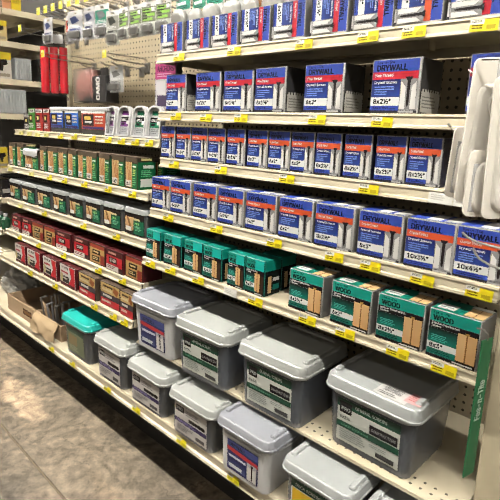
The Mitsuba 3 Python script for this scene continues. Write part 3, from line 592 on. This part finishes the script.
pail(-.510, 1.126, -.810, .224, .214, .240, .230, .165, .036, 'lid_grey', 'green', 'large green-labelled clear pail at right with a barcode sticker on its lid', GU, rot=-1.5, lab=(.02, .98, .12, .86))
PAIL3 = 'pail_002'
# the second clear pail stands between them
pail(-.812, 1.090, -.810, .212, .206, .224, .222, .165, .034, 'lid_pale', 'green', 'large green-labelled clear pail left of the one with a barcode sticker', GU, rot=.5, lab=(.02, .98, .12, .86))
Z = -1.012
pail(-1.876, 1.030, Z, .204, .150, .214, .164, .160, .026, 'lid_teal', 'olive', 'small clear tub with a bright teal lid beside the cardboard box', GL, content='screw_tan', lab=(.04, .9, .12, .84))
pail(-1.600, 1.033, Z, .194, .172, .200, .176, .150, .030, 'lid_pale', 'grey', 'small pale-lidded pail just right of the teal-lidded tub', GL, content='screw_tan', lab=(.0, 1, .1, .86))
pail(-1.352, 1.034, Z, .204, .182, .208, .182, .132, .030, 'lid_pale', 'grey', 'small pale-lidded pail, second right of the teal-lidded tub', GL, content='screw_tan', lab=(.0, 1, .1, .86))
pail(-1.090, 1.024, Z, .198, .180, .204, .182, .132, .030, 'lid_pale', 'grey', 'small pale-lidded pail left of the white pail on the deck', GL, content='screw_tan', lab=(.0, 1, .1, .86))
pail(-.846, 1.012, Z, .184, .176, .194, .182, .138, .030, 'lid_blue_grey', 'blue', 'white pail with blue label and grey lid on the bottom deck', GL, body='white_plastic', double=True)
pail(-.594, 1.014, Z, .184, .176, .194, .184, .138, .030, 'lid_grey', 'yellow', 'pail with yellow and green label at the bottom edge of the picture', GL, lab=(.0, 1, .1, .86))
pail(-.380, 1.020, Z, .156, .150, .168, .166, .120, .026, 'lid_grey', 'grey', 'grey-lidded pail in the bottom right corner, mostly cut off', GL)

exec_tags = [
 ('S1', [-1.358, -1.096, -0.833, -0.642, -0.527, -0.377], 'on the top shelf of the right bay', {}),
 ('S2', [-1.379, -1.223, -1.063, -0.78, -0.589], 'under the red-banded drywall cartons', {}),
 ('S3', [-1.397, -1.153, -0.878, -0.613, -0.43, -0.372], 'under the narrow drywall cartons', {4: 'white', 5: 'white'}),
 ('S4', [-1.369, -1.119, -0.875, -0.67, -0.565, -0.433, -0.308], 'under the row of ten drywall cartons', {}),
 ('S5', [-1.43, -1.312, -1.164, -1.014, -0.909, -0.719, -0.6, -0.458, -0.349], 'under the teal wood screw cartons', {3: 'white'}),
 ('L1', [-2.691, -2.592, -2.498, -2.398, -2.252, -2.117, -1.959, -1.83, -1.733, -1.635, -1.545], 'under the rounded clamshells and packs', {0: 'faded', 1: 'faded', 2: 'faded', 3: 'faded'}),
 ('L2', [-2.734, -2.472, -2.275, -2.125, -1.945, -1.753, -1.582], 'under the tall green cartons', {0: 'faded', 1: 'faded'}),
 ('L3', [-2.608, -2.327, -1.948, -1.685], 'under the grey-lidded tubs', {0: 'faded'}),
 ('L4', [-2.584, -2.358, -2.098, -1.79, -1.61], 'under the short red and gold cartons', {}),
 ('L5', [-2.37, -2.103, -1.755, -1.611, -1.535], 'on the lowest raised shelf of the left bay', {})]
for key, xs, where, kd in exec_tags: tags(key, xs, where, kd, w=.056 if key[0] == 'S' else .050, h=.024 if key[0] == 'S' else .025)
SHELF['D'] = (XL, XR, .938, -1.012, .034, 'deck')
tags('D', [-2.08, -1.882, -1.597, -1.397, -1.135, -0.889], 'on the front of the bottom deck', {}, w=.05, h=.022)

# sticker on the right pail's lid
zt = -.810 + .165 - .004 + .036 + .0008
k = name('barcode_sticker'); P = Print(.085, .058).r(0, 0, 1, 1, c(232, 230, 228))
g = random.Random(3); u = .16
while u < .72:
    wv = g.choice([.008, .014, .02]); P.r(u, .12, u + wv, .56, c(70, 64, 66), layer=1 if u == .16 else 0); u += wv + g.choice([.012, .02])
P.lines(.1, .66, .8, .92, 2, c(110, 104, 104), 3)
put(k, P.top((0, 0, 0)), M=place(-.507, 1.010, zt, -2)); tag(k, 'white barcode sticker on the lid of the right large pail', 'sticker')
k = name('pink_sticker'); P = Print(.040, .05).r(0, 0, 1, 1, c(240, 186, 186)).lines(.1, .15, .9, .85, 4, c(214, 110, 116), 2)
put(k, P.top((0, 0, 0)), M=place(-.432, 1.022, zt + .0012, -3)); tag(k, 'pink printed sticker overlapping the barcode sticker on the pail lid', 'sticker')

# ------------------------------------------------------------------ things on the deck at left
def open_box(w, d, h, t=.004):
    return cat_m(bx(0, 0, 0, w, t, h), bx(0, d - t, 0, w, d, h), bx(0, t, 0, t, d - t, h), bx(w - t, t, 0, w, d - t, h), bx(t, t, 0, w - t, d - t, t))
def flap(w, l, t=.003):
    return bx(0, -t, 0, w, 0, l)
k = name('cardboard_box'); M = place(-2.66, .965, Z, 0)
put(k + '__walls', mikit.ply(open_box(.34, .26, .085), 'cardboard'), M=M)
put(k + '__flap', mikit.ply(flap(.20, .07), 'cardboard'), M=M @ T().translate([.34, .05, .083]).rotate([0, 0, 1], 90).rotate([1, 0, 0], -50))
put(k + '__print', Print(.1, .03).r(0, 0, 1, 1, c(96, 62, 34)).r(.08, .2, .92, .8, c(140, 96, 56)).front((.2, -.0006, .03)), M=M)
tag(k, 'open brown cardboard box lying on the deck at far left', 'box')
k = name('torn_box'); M = place(-2.318, .975, Z, 0)
put(k + '__walls', mikit.ply(open_box(.25, .22, .08), 'cardboard'), M=M)
def crumple():
    n = 16; V = []
    for j in range(n):
        for i in range(n):
            u, v = i / (n - 1), j / (n - 1); q = np.array([[u * 4.0, v * 4.0, .3]])
            b = meshkit.fbm(q, 3)[0] - .5
            x = u * .235 * (1 - .28 * v * (1 - u)) + .03 * v * 0; zz = .088 - v * .112 - .02 * math.sin(u * 3.2) * v; y = -.006 - .032 * math.sin(v * 2.6) - .05 * b * (.3 + v)
            V.append((x, min(y, -.004), max(zz, .003) ))
    Fc = []
    for j in range(n - 1):
        for i in range(n - 1):
            a = j * n + i; Fc += [(a, a + n, a + n + 1), (a, a + n + 1, a + 1)]
    m = trimesh.Trimesh(np.array(V), Fc, process=False); b = m.copy(); b.vertices = b.vertices + [0, .002, 0]; b.invert(); return cat_m(m, b)
put(k + '__flap', mikit.ply(crumple(), 'kraft_paper', smooth=50), M=M)
tag(k, 'torn cardboard box with a crumpled front flap hanging over the deck edge', 'box')
g = random.Random(11)
for i in range(9):
    k = name('metal_bracket'); L = g.uniform(.12, .18); a = g.uniform(-1.1, 1.1); lean = g.uniform(.1, .55)
    m = cat_m(bx(-.008, -.0015, 0, .008, .0015, L, .0006), bx(-.008, 0, L - .003, .008, .035, L, .0006), *[trimesh.creation.cylinder(radius=.004, height=.0036, sections=8).apply_transform(trimesh.transformations.rotation_matrix(math.pi / 2, [1, 0, 0])).apply_translation([0, 0, L * f]) for f in (.25, .6)])
    put(k, mikit.ply(m, 'dark_metal' if i % 2 else 'wire_steel'), M=T().translate([-2.268 + .019 * i, 1.025 + .03 * (i % 3 - 1), EYE + Z + .020]).rotate([0, 0, 1], math.degrees(a) * .2).rotate([1, 0, 0], math.degrees(lean) * .25).rotate([0, 1, 0], g.uniform(-4, 4)))
    tag(k, '%s metal bracket from the left sticking out of the torn cardboard box' % ORD[i], 'bracket', 'metal brackets in the torn box')
def bag():
    m = trimesh.creation.icosphere(subdivisions=4); v = np.array(m.vertices); q = meshkit.fbm(v * 2.6 + 5, 4) - .5
    v = v * (1 + .7 * q)[:, None] * [.17, .085, .095]; v[:, 2] = np.maximum(v[:, 2], -.045); m.vertices = v; return m
k = name('plastic_bag'); put(k, mikit.ply(bag(), 'film', smooth=30), M=T().translate([-2.86, 1.115, EYE + Z + .056])); tag(k, 'crumpled translucent plastic bag behind the cardboard box at far left', 'plastic bag')
put(k + '__contents', mikit.ply(trimesh.creation.icosphere(subdivisions=3).apply_scale([.09, .04, .035]), 'carton_brown', smooth=True), M=T().translate([-2.86, 1.115, EYE + Z + .050]))

# ------------------------------------------------------------------ far left shelves: goods at the open ends
FS = [('small_carton', 1.075, .562, .045, .10, c(214, 150, 110), 'orange box beside the yellow box at the top left corner'), ('small_carton', 1.122, .562, .05, .11, c(232, 204, 40), 'bright yellow box on the top left shelf'),
      ('tool_carton', 1.018, .400, .075, .10, c(208, 186, 130), 'tan carton with black tool picture on the second far left shelf'),
      ('tool_carton', 1.018, .208, .088, .135, c(212, 206, 196), 'pale carton with yellow top and black tool picture at far left'),
      ('tool_carton', 1.012, -.262 + .02, .05, .11, c(206, 180, 80), 'yellow and black carton at far left edge beside tall green cartons')]
for nm, y, z, d, h, col, lb in FS:
    P = Print(d, h).r(0, 0, 1, 1, col)
    if 'tool' in nm: P.r(0, 0, 1, .28, c(226, 200, 50)).poly([(.2, .3), (.75, .26), (.8, .45), (.55, .5), (.5, .72), (.3, .7), (.35, .5), (.15, .45)], c(30, 26, 22)).r(.1, .8, .9, .92, c(160, 150, 130))
    else: P.r(.1, .3, .9, .7, col * .7)
    carton(nm, XL - .10, y, z if 'edge' not in lb else -.262, .085, h, d, 'carton_brown', None, lb, None, side=P.side((.085, 0, 0)))
for y, z, d, h, lb, n in [(1.128, .208, .085, .115, 'grey ribbed block behind the yellow-topped carton at far left', 6), (1.022, .028, .155, .128, 'pale grey ribbed tray stack on the fourth far left shelf', 10)]:
    k = name('ribbed_tray'); ms = [bx(0, 0, 0, .1, d, h, .003)] + [bx(.098, d * (i + .2) / n, .006, .108, d * (i + .65) / n, h - .006) for i in range(n)]
    put(k, mikit.ply(cat_m(*ms), 'lid_grey'), M=place(XL - .115, y, z)); tag(k, lb, 'tray')
def lathe(prof, n=16):
    return loft([(np.array([(r * math.cos(2 * math.pi * i / n), r * math.sin(2 * math.pi * i / n)) for i in range(n)]), z) for r, z in prof])
for i, (x, y) in enumerate([(-2.80, 1.03), (-2.80, 1.085), (-2.87, 1.03)]):
    k = name('small_bottle'); M = place(x, y, -.600)
    put(k + '__bottle', cached('bot', lambda: lathe([(.02, 0), (.022, .003), (.022, .055), (.009, .068), (.009, .072)]), smooth=40), 'carton_green', M)
    put(k + '__cap', cached('botc', lambda: lathe([(.011, .07), (.011, .086), (.009, .088)]), smooth=40), 'white_plastic', M)
    tag(k, ['small dark green bottle nearest the aisle on the far left shelf', 'small dark green bottle behind the nearest one on the far left shelf', 'small dark green bottle farthest left beside the red cartons'][i], 'bottle', 'small bottles at far left')
for i, (y) in enumerate([1.02, 1.08]):
    carton('small_carton', XL - .09, y, -.426, .075, .095, .05, 'carton_black', None, ['dark carton at far left edge, nearer one, beside grey-lidded tubs', 'dark carton at far left edge, rear one, beside grey-lidded tubs'][i], None, side=Print(.05, .095).r(0, 0, 1, 1, c(40, 36, 38)).r(.1, .5, .9, .75, c(190, 186, 180)).side((.075, 0, 0)))

# ------------------------------------------------------------------ pegboard hooks and hanging packs, left bay
def hook(x, z, yt, label, tagged=True, drop=.012, faded=False, zt=None):
    k = name('peg_hook')
    ms = [tube([[x, BACK - .002, z - .03], [x, BACK - .006, z - .006], [x, BACK - .012, z], [x, yt + .03, z + .004], [x, yt, z + .014]], .0028), bx(x - .02, BACK - .005, z - .035, x + .02, BACK, z + .01, .001)]
    if tagged: ms.append(tube([[x, BACK - .003, z + .02], [x, BACK - .02, z + .028], [x, yt - .01, z + .026]], .0020))
    put(k, mikit.ply(cat_m(*ms), 'wire_steel'), M=T().translate([0, 0, EYE])); tag(k, label, 'peg hook', 'peg hooks')
    if tagged:
        t = name('price_tag'); P = Print(.036, .034).r(0, 0, 1, 1, c(248, 232, 70)).r(.08, .08, .7, .3, c(244, 240, 190)).lines(.12, .45, .7, .85, 2, c(160, 145, 50), 3)
        ply = cached_print('hooktag', P); 
        put(t, ply, M=T().translate([x - .018, yt - .014, EYE + z + .004]))
        put(t + '__holder', cached('holder', lambda: bx(0, .0002, 0, .036, .002, .034)), 'white_plastic', T().translate([x - .018, yt - .014, EYE + z + .004]))
        tag(t, 'small yellow price tag on the ' + label.split(' in front')[0].replace('in the middle of the pegboard', '').replace('steel ', ''), 'price tag', 'price tags on the peg hooks')
def pack(kind, x, y, z, w, h, th, label, group, cols, rot=0, hang=True):
    """A hanging pack: header card with a euro slot, clear blister, goods inside."""
    k = name('hanging_pack'); M = T().translate([x, y, EYE + z]).rotate([0, 0, 1], rot)          # top centre at the hook
    A = sbox(-w / 2, -h, w / 2, 0).buffer(-.006).buffer(.006).difference(sbox(-.012, -.016, .012, -.008))
    def up(poly, t0, t1):
        m = trimesh.creation.extrude_polygon(poly, t1 - t0, engine='earcut'); v = np.array(m.vertices); m.vertices = np.column_stack([v[:, 0], -(v[:, 2] + t0), v[:, 1]]); return m
    put(k + '__card', cached(('hc', round(w, 3), round(h, 3)), lambda: up(A, 0, .0012)), 'white_plastic', M)
    P = Print(w * .94, h * .94); a, b, d = cols
    if kind == 'bag':
        P.r(0, .12, 1, .42, a).r(.08, .2, .7, .28, WHT).lines(.1, .31, .8, .4, 2, d, 2).r(0, .42, 1, 1, b)
    elif kind == 'lime':
        P.r(0, .12, 1, .6, c(120, 124, 104)).r(.06, .18, .7, .28, a).r(.3, .33, .95, .42, a).r(.1, .47, .8, .56, a).r(.72, .16, .95, .28, WHT).lines(.1, .2, .6, .56, 4, c(40, 60, 24), 2).r(0, .6, 1, 1, b)
    else:
        P.r(0, .14, 1, .55, a).poly([(.1, .2), (.5, .16), (.8, .34), (.3, .44)], d).lines(.1, .46, .8, .54, 2, WHT, 2).r(0, .55, 1, 1, b).r(.1, .58, .6, .66, d).lines(.64, .58, .95, .68, 2, d, 3)
    put(k + '__card__print', P.front((-w * .47, -.0014, -h * .97)), M=M)
    if kind == 'bag':
        m = trimesh.creation.icosphere(subdivisions=3); v = np.array(m.vertices); v = np.sign(v) * np.abs(v) ** .7; q = meshkit.fbm(v * 2.2 + w * 90, 3) - .5
        m.vertices = v * (1 + .25 * q)[:, None] * [w * .44, th * .8, h * .27] + [0, -th * .8 - .003, -h * .70]
        put(k + '__bag', mikit.ply(m, 'film', smooth=True), M=M); tag(k, label, 'hanging pack', group); return k
    bl = bx(-w * .38, -th, -h * .95, w * .38, -.0025, -h * .66, .006)
    put(k + '__blister', cached(('hb', round(w, 3), round(h, 3), th), lambda: bl), 'clear_blister', M)
    g = random.Random(int(w * 1000 + h * 7000)); ms = []
    for i in range(7):
        cx = (i - 3) * w * .1; ms.append(tube([[cx, -th * .5, -h * .93 + .004], [cx + g.uniform(-.004, .004), -th * .5, -h * .70]], min(.004, w * .04), 6))
    put(k + '__blister__screws', cached(('hs', round(w, 3), round(h, 3), th), lambda: cat_m(*ms)), 'wire_steel', M); labels[k + '__blister__screws'] = {'kind': 'stuff', 'label': 'screws inside the blister'}
    tag(k, label, 'hanging pack', group); return k
WB, NV, GR, LG = c(206, 206, 210), c(60, 74, 128), c(40, 130, 104), c(150, 200, 84)
# scan hooks along the top
tagx = [-2.556, -2.478, -2.400, -2.320, -2.242, -2.164, -2.086]
for i, x in enumerate(tagx): hook(x, .508 - .0 * i, 1.165, '%s steel peg hook from the left in the top row' % ORD[i])
for i, x in enumerate([-2.38, -2.30, -2.20, -2.11, -2.02, -1.93, -1.84, -1.75, -1.66]): hook(x, .575, 1.19, '%s bare peg hook from the left along the top edge' % ORD[i], tagged=False)
GP = 'packs hanging in the top row of the left bay'
for i, (x, y, z, w, h, kd, cols, lb) in enumerate([
    (-2.556, 1.20, .508, .095, .125, 'card', (WB, c(190, 190, 194), NV), 'white and navy hanging pack above the red tubes'),
    (-2.400, 1.235, .508, .075, .135, 'card', (c(206, 92, 70), WB, c(40, 40, 46)), 'hanging pack with an orange and white card'),
    (-2.278, 1.20, .508, .115, .135, 'card', (WB, c(200, 202, 210), NV), 'wide white and navy hanging pack in the top row'),
    (-2.150, 1.20, .508, .088, .14, 'card', (c(190, 192, 200), WB, c(50, 60, 100)), 'narrow white hanging pack with navy picture'),
    (-2.040, 1.20, .505, .100, .14, 'card', (c(34, 136, 112), WB, c(120, 124, 126)), 'hanging pack with a teal card over a clear blister')]):
    pack(kd, x, y, z, w, h, .02, lb, GP, cols, rot=rng.uniform(-8, 8))
for i, x in enumerate([-1.955, -1.87, -1.785, -1.695, -1.60]):
    hook(x, .470, 1.18, '%s steel peg hook from the left over the lime green packs' % ORD[i], tagged=False)
    pack('lime' if i else 'card', x, 1.20, .470, .082, .125 if i else .14, .02, '%s lime green hanging pack from the left' % ORD[i], 'lime green hanging packs', (LG if i else c(150, 150, 140), c(186, 188, 180), c(36, 40, 30)), rot=rng.uniform(-10, 10))
for x, z, yt, lb in [(-2.70, .437, 1.13, 'lone steel peg hook in front of the dark upper left corner'), (-2.515, .305, 1.16, 'steel peg hook in front of the red tubes'), (-2.03, .278, 1.215, 'long empty steel peg hook in the middle of the pegboard')]:
    hook(x, z, yt, lb)
hook(-2.075, .262, 1.26, 'short steel peg hook holding the small clear pack under the empty hook', tagged=False)
pack('card', -2.075, 1.29, .262, .115, .12, .03, 'small clear hanging pack with metal part, right of the black box', None, (c(206, 208, 208), c(190, 190, 186), c(120, 120, 118)))
# red tubes in a clear bag
k = name('red_tube_pack'); M = T().translate([-2.595, 1.24, EYE]).rotate([0, 0, 1], 52)
put(k + '__bag', mikit.ply(cat_m(*[trimesh.Trimesh([[-.078, y, .13], [.082, y, .13], [.075, y, .40], [-.071, y, .40]], [[0, 1, 2], [0, 2, 3]], process=False) for y in (-.030, .030)]), 'clear_sheet'), M=M)
put(k + '__header', mikit.ply(bx(-.05, -.002, .395, .05, .002, .44, .001), 'white_plastic'), M=M)
for i, dx in enumerate((-.045, .002, .049)):
    put(k + '__tube', cached('rtube', lambda: lathe([(.012, .14), (.021, .146), (.021, .325), (.0205, .34), (.02, .36), (.02, .375)]), smooth=40), 'red_plastic', M @ T().translate([dx, 0, 0]))
tag(k, 'clear bag of three red plastic tubes hanging at left', 'hanging pack')
hook(-2.595, .450, 1.20, 'steel peg hook holding the bag of red tubes', tagged=False)
# black box with turned lettering and the dark pink pack beside it
P = Print(.112, .125).r(0, 0, 1, 1, c(24, 20, 20))
k = name('black_carton'); M = T().translate([-2.262, 1.27, EYE + .095])
put(k + '__carton', carton_mesh(.125, .125, .07), 'carton_black', M)
V = Print(.125, .125); V.text('CAMO', .10, .72, .26, c(226, 222, 216), True, .95)
put(k + '__lettering', V.ply((.105, -.0006, .0), (0, 0, 1), (-1, 0, 0)), M=M); labels[k + '__lettering'] = {'label': 'white lettering turned upright'}
hookk = None
put(k + '__hang_tab', mikit.ply(bx(.03, .03, .12, .095, .034, .165, .001), 'carton_black'), M=M)
tag(k, 'black carton with white turned lettering hanging before the pegboard', 'box')
hook(-2.20, .270, 1.28, 'steel peg hook holding the black carton', tagged=False)
k = name('pink_glove_pack'); M = T().translate([-2.455, 1.30, EYE + .098])
def hand_blob(sx):
    m = trimesh.creation.icosphere(subdivisions=3); v = np.array(m.vertices); v = v * (1 + .35 * (meshkit.fbm(v * 2 + sx, 3) - .5))[:, None] * [.045, .022, .07]; m.vertices = v; return m
put(k + '__card', mikit.ply(bx(0, .028, 0, .18, .031, .16, .001), 'carton_black'), M=M)
for i, (dx, dz) in enumerate([(.04, .10), (.095, .115), (.15, .11)]):
    put(k + '__roll', mikit.ply(hand_blob(i * 3.0), 'pink_skin'), M=M @ T().translate([dx, 0, dz - .02]))
put(k + '__cover', mikit.ply(bx(-.004, -.028, -.002, .184, .03, .165, .006), 'clear_blister'), M=M)
tag(k, 'clear pack with dusky pink and black contents left of the black carton', 'hanging pack')
plastic('pink_skin', c(190, 120, 108), .5)
hook(-2.365, .268, 1.27, 'steel peg hook holding the pink and black pack', tagged=False)
# dark pouch under the red tubes
k = name('black_pouch'); m = trimesh.creation.icosphere(subdivisions=3); v = np.array(m.vertices); m.vertices = v * (1 + .3 * (meshkit.fbm(v * 2.2, 3) - .5))[:, None] * [.10, .05, .045]
put(k, mikit.ply(m, 'carton_black', smooth=True), M=T().translate([-2.46, 1.25, EYE - .008])); tag(k, 'black pouch lying behind the blue packs under the red tubes', 'pouch')
# pink pack behind the first carton on the second shelf
k = name('pink_pack'); P = Print(.125, .175).r(0, 0, 1, 1, c(206, 200, 204)).r(0, 0, 1, .38, c(190, 66, 130)).text('ANCHORS', .1, .22, .11, c(90, 20, 60), True, .9).lines(.1, .26, .8, .36, 2, c(230, 170, 200), 2).r(.05, .42, .5, .7, c(222, 220, 222)).r(.1, .72, .6, .95, c(84, 70, 100))
M = T().translate([-1.602, 1.165, EYE + .062])
put(k + '__carton', carton_mesh(.125, .175, .03), 'carton_grey', M); put(k + '__front_label', P.front(), M=M); put(k + '__hang_tab', mikit.ply(bx(.04, .014, .173, .085, .016, .21), 'white_plastic'), M=M)
tag(k, 'pink and grey hanging pack behind the first red-banded carton', 'hanging pack')
hook(-1.54, .262, 1.16, 'steel peg hook holding the pink pack under the top shelf', tagged=False)
# packs above the top shelf, right bay
GR2 = 'packs hanging above the top shelf of the right bay'
for i, (x, zt, w, cols, kd, lb) in enumerate([
    (-1.575, .500, .10, (c(24, 140, 118), c(206, 206, 200), c(20, 70, 60)), 'bag', 'teal-topped hanging pack with white foot, leftmost above the top shelf'),
    (-1.480, .492, .085, (c(22, 132, 104), c(150, 128, 70), c(20, 70, 60)), 'bag', 'teal-topped hanging pack with brown goods above the top shelf'),
    (-1.395, .498, .09, (c(30, 150, 122), c(206, 206, 206), c(20, 80, 66)), 'bag', 'green-topped hanging bag with white goods above the top shelf'),
    (-1.290, .494, .11, (c(120, 124, 122), c(190, 192, 190), c(40, 42, 44)), 'bag', 'grey hanging bag above the top shelf'),
    (-1.200, .492, .08, (c(30, 128, 104), c(164, 112, 70), c(20, 70, 60)), 'bag', 'green and brown hanging bag above the top shelf'),
    (-1.100, .490, .11, (c(200, 200, 190), c(214, 212, 202), c(100, 104, 104)), 'bag', 'pale hanging bag above the top shelf, fifth from the right'),
    (-.985, .490, .10, (c(40, 120, 100), c(204, 200, 190), c(60, 70, 70)), 'bag', 'green-topped pale hanging bag behind the fourth top shelf carton'),
    (-.870, .490, .10, (c(190, 188, 180), c(170, 168, 160), c(60, 60, 60)), 'bag', 'pale hanging bag behind the fifth top shelf carton')]):
    hook(x, zt, 1.24, '%s steel peg hook above the top shelf of the right bay' % ORD[i], tagged=False)
    pack(kd, x, 1.275, zt, w, .145, .02, lb, GR2, cols, rot=rng.uniform(-8, 8))

# ------------------------------------------------------------------ right edge
k = name('end_panel'); put(k, mikit.ply(bx(XR + .004, 1.07, 0, .60, 1.10, EYE - .345, .003), 'panel_beige')); tag(k, 'plain beige panel at the lower right edge beside the shelves', 'panel')
# green hang strip
k = name('green_strip'); M = T().translate([-.266, 1.004, EYE]).rotate([0, 0, 1], 76)
put(k, mikit.ply(bx(-.019, -.0012, -.705, .019, .0012, -.395, .0005), 'carton_green2'), M=M)
plastic('carton_green2', c(22, 120, 74), .4)
P = Print(.052, .30).r(0, 0, 1, 1, c(22, 124, 76))
V = Print(.30, .036); V.text('Fas-n-Tite', .42, .72, .50, c(206, 226, 212), True, .72)
put(k + '__print', V.ply((.018, -.0016, -.70), (0, 0, 1), (-1, 0, 0)), M=M)
put(k + '__clip', mikit.ply(tube([[0, .0, -.398], [0, 0, -.385], [.004, .012, -.380], [.01, .03, -.385]], .002), 'wire_steel'), M=M)
tag(k, 'narrow green hang strip with pale lettering at the lower right', 'hang strip')
# clamshells hung on a side rack just outside the frame
k = name('side_rack'); M = T().translate([0, 0, EYE])
ms = [tube([[-.10, y, -.55], [-.10, y, .45]], .006) for y in (.78, 1.0)] + [tube([[-.10, .78, z], [-.10, 1.0, z]], .004) for z in np.arange(-.5, .46, .1)]
put(k, mikit.ply(cat_m(*ms), 'wire_steel'), M=M)
put(k + '__foot', mikit.ply(cat_m(tube([[-.10, .78, -.55], [-.10, .78, -EYE + .006]], .006), tube([[-.10, 1.0, -.55], [-.10, 1.0, -EYE + .006]], .006)), 'wire_steel'), M=M)
tag(k, 'wire side rack at the right edge that carries the frosted clamshells', 'rack')
def side_hook(pts, lb):
    k = name('rack_hook'); put(k, mikit.ply(tube(pts, .0021), 'wire_steel'), M=T().translate([0, 0, EYE])); tag(k, lb, 'hook', 'wire hooks of the side rack')
side_hook([[-.10, .80, -.171], [-.20, .80, -.166], [-.245, .80, -.162], [-.262, .80, -.157], [-.272, .80, -.150]], 'upper bare wire hook in front of the 10x4½ carton')
side_hook([[-.10, .80, -.215], [-.19, .80, -.200], [-.225, .80, -.194], [-.24, .80, -.188], [-.248, .80, -.180], [-.252, .80, -.172]], 'lower bare wire hook in front of the 10x4½ carton')
side_hook([[-.10, .86, .096], [-.26, .86, .098], [-.30, .86, .101], [-.315, .86, .110]], 'wire hook carrying the two long frosted clamshells')
side_hook([[-.10, .90, .004], [-.30, .90, .008], [-.345, .90, .014], [-.355, .90, .024]], 'wire hook carrying the two small frosted clamshells')
def frosted(x, y, z, w, h, th, lb, rot, emboss=True, barcode=False, lean=6):
    """Faces -x; w runs along y."""
    k = name('frosted_clamshell'); M = T().translate([x, y, EYE + z]).rotate([0, 0, 1], rot).rotate([1, 0, 0], -lean)        # top middle
    A = sbox(-w / 2, -h, w / 2, 0).buffer(-.012).buffer(.012).difference(sbox(-.010, -.022, .010, -.008))
    def face(poly, x0, x1):
        m = trimesh.creation.extrude_polygon(poly, x1 - x0, engine='earcut'); v = np.array(m.vertices); m.vertices = np.column_stack([v[:, 2] + x0, v[:, 0], v[:, 1]]); return m
    put(k + '__flange', mikit.ply(face(A, -.0012, .0012), 'frosted_pack'), M=M)
    B = rring(w - .024, h * .80, .02)
    sh = lambda q, e: np.column_stack([q[:, 0] * (1 - e / (w / 2)), q[:, 1] * (1 - e / (h / 2))])
    m = loft([(sh(B, 0), -.0014), (sh(B, .003), -th * .7), (sh(B, .008), -th)]); v = np.array(m.vertices); m.vertices = np.column_stack([v[:, 2], v[:, 0], v[:, 1] - h * .56]); m.invert()
    m2 = loft([(sh(B, 0), .0014), (sh(B, .003), th * .5), (sh(B, .008), th * .7)]); v = np.array(m2.vertices); m2.vertices = np.column_stack([v[:, 2], v[:, 0], v[:, 1] - h * .56])
    put(k + '__shell', mikit.ply(cat_m(m, m2), 'frosted_pack', smooth=40), M=M)
    if emboss:
        t = np.linspace(0, 2 * math.pi, 25); put(k + '__embossed_ring', mikit.ply(tube([[th * .7 + .001, .03 * math.cos(a), -h * .30 + .03 * math.sin(a)] for a in t], .0022), 'frosted_pack'), M=M)
    put(k + '__insert', mikit.ply(bx(-.002, -w * .36, -h * .93, .002, w * .36, -h * .2, .001), 'white_plastic'), M=M)
    if barcode:
        P = Print(.03, .07).r(0, 0, 1, 1, c(60, 58, 58)).lines(.1, .05, .9, .95, 9, c(200, 198, 194), 2)
        put(k + '__barcode', P.ply((th * .7 + .0008, w * .10, -h * .82), (0, 1, 0), (0, 0, 1)), M=M)
    tag(k, lb, 'clamshell', 'frosted clamshells on the side rack')
frosted(-.208, .842, .094, .135, .215, .012, 'nearest and largest frosted clamshell at the right edge', -38, barcode=True, lean=-2)
frosted(-.249, .850, .120, .120, .225, .010, 'long frosted clamshell just behind the nearest one', -38, lean=2)
frosted(-.312, .905, .018, .070, .125, .008, 'small frosted clamshell farthest left on the side rack', -36, emboss=False, lean=3)
frosted(-.254, .815, -.018, .060, .105, .008, 'small frosted clamshell between the two long ones', -36, emboss=False, lean=1)
k = name('white_tag'); put(k, mikit.ply(bx(-.25, .797, .075, -.19, .799, .118, .0008), 'white_plastic'), M=T().translate([0, 0, EYE])); tag(k, 'blank white card at the top of the frosted clamshells', 'tag')
side_hook([[-.10, .80, .114], [-.19, .80, .116], [-.275, .80, .118]], 'wire hook with a red cap beside the white card at upper right')
put('rack_hook_004__cap', mikit.ply(tube([[-.235, .80, .1175], [-.20, .80, .1165]], .006, 10), 'red_plastic'), M=T().translate([0, 0, EYE]))
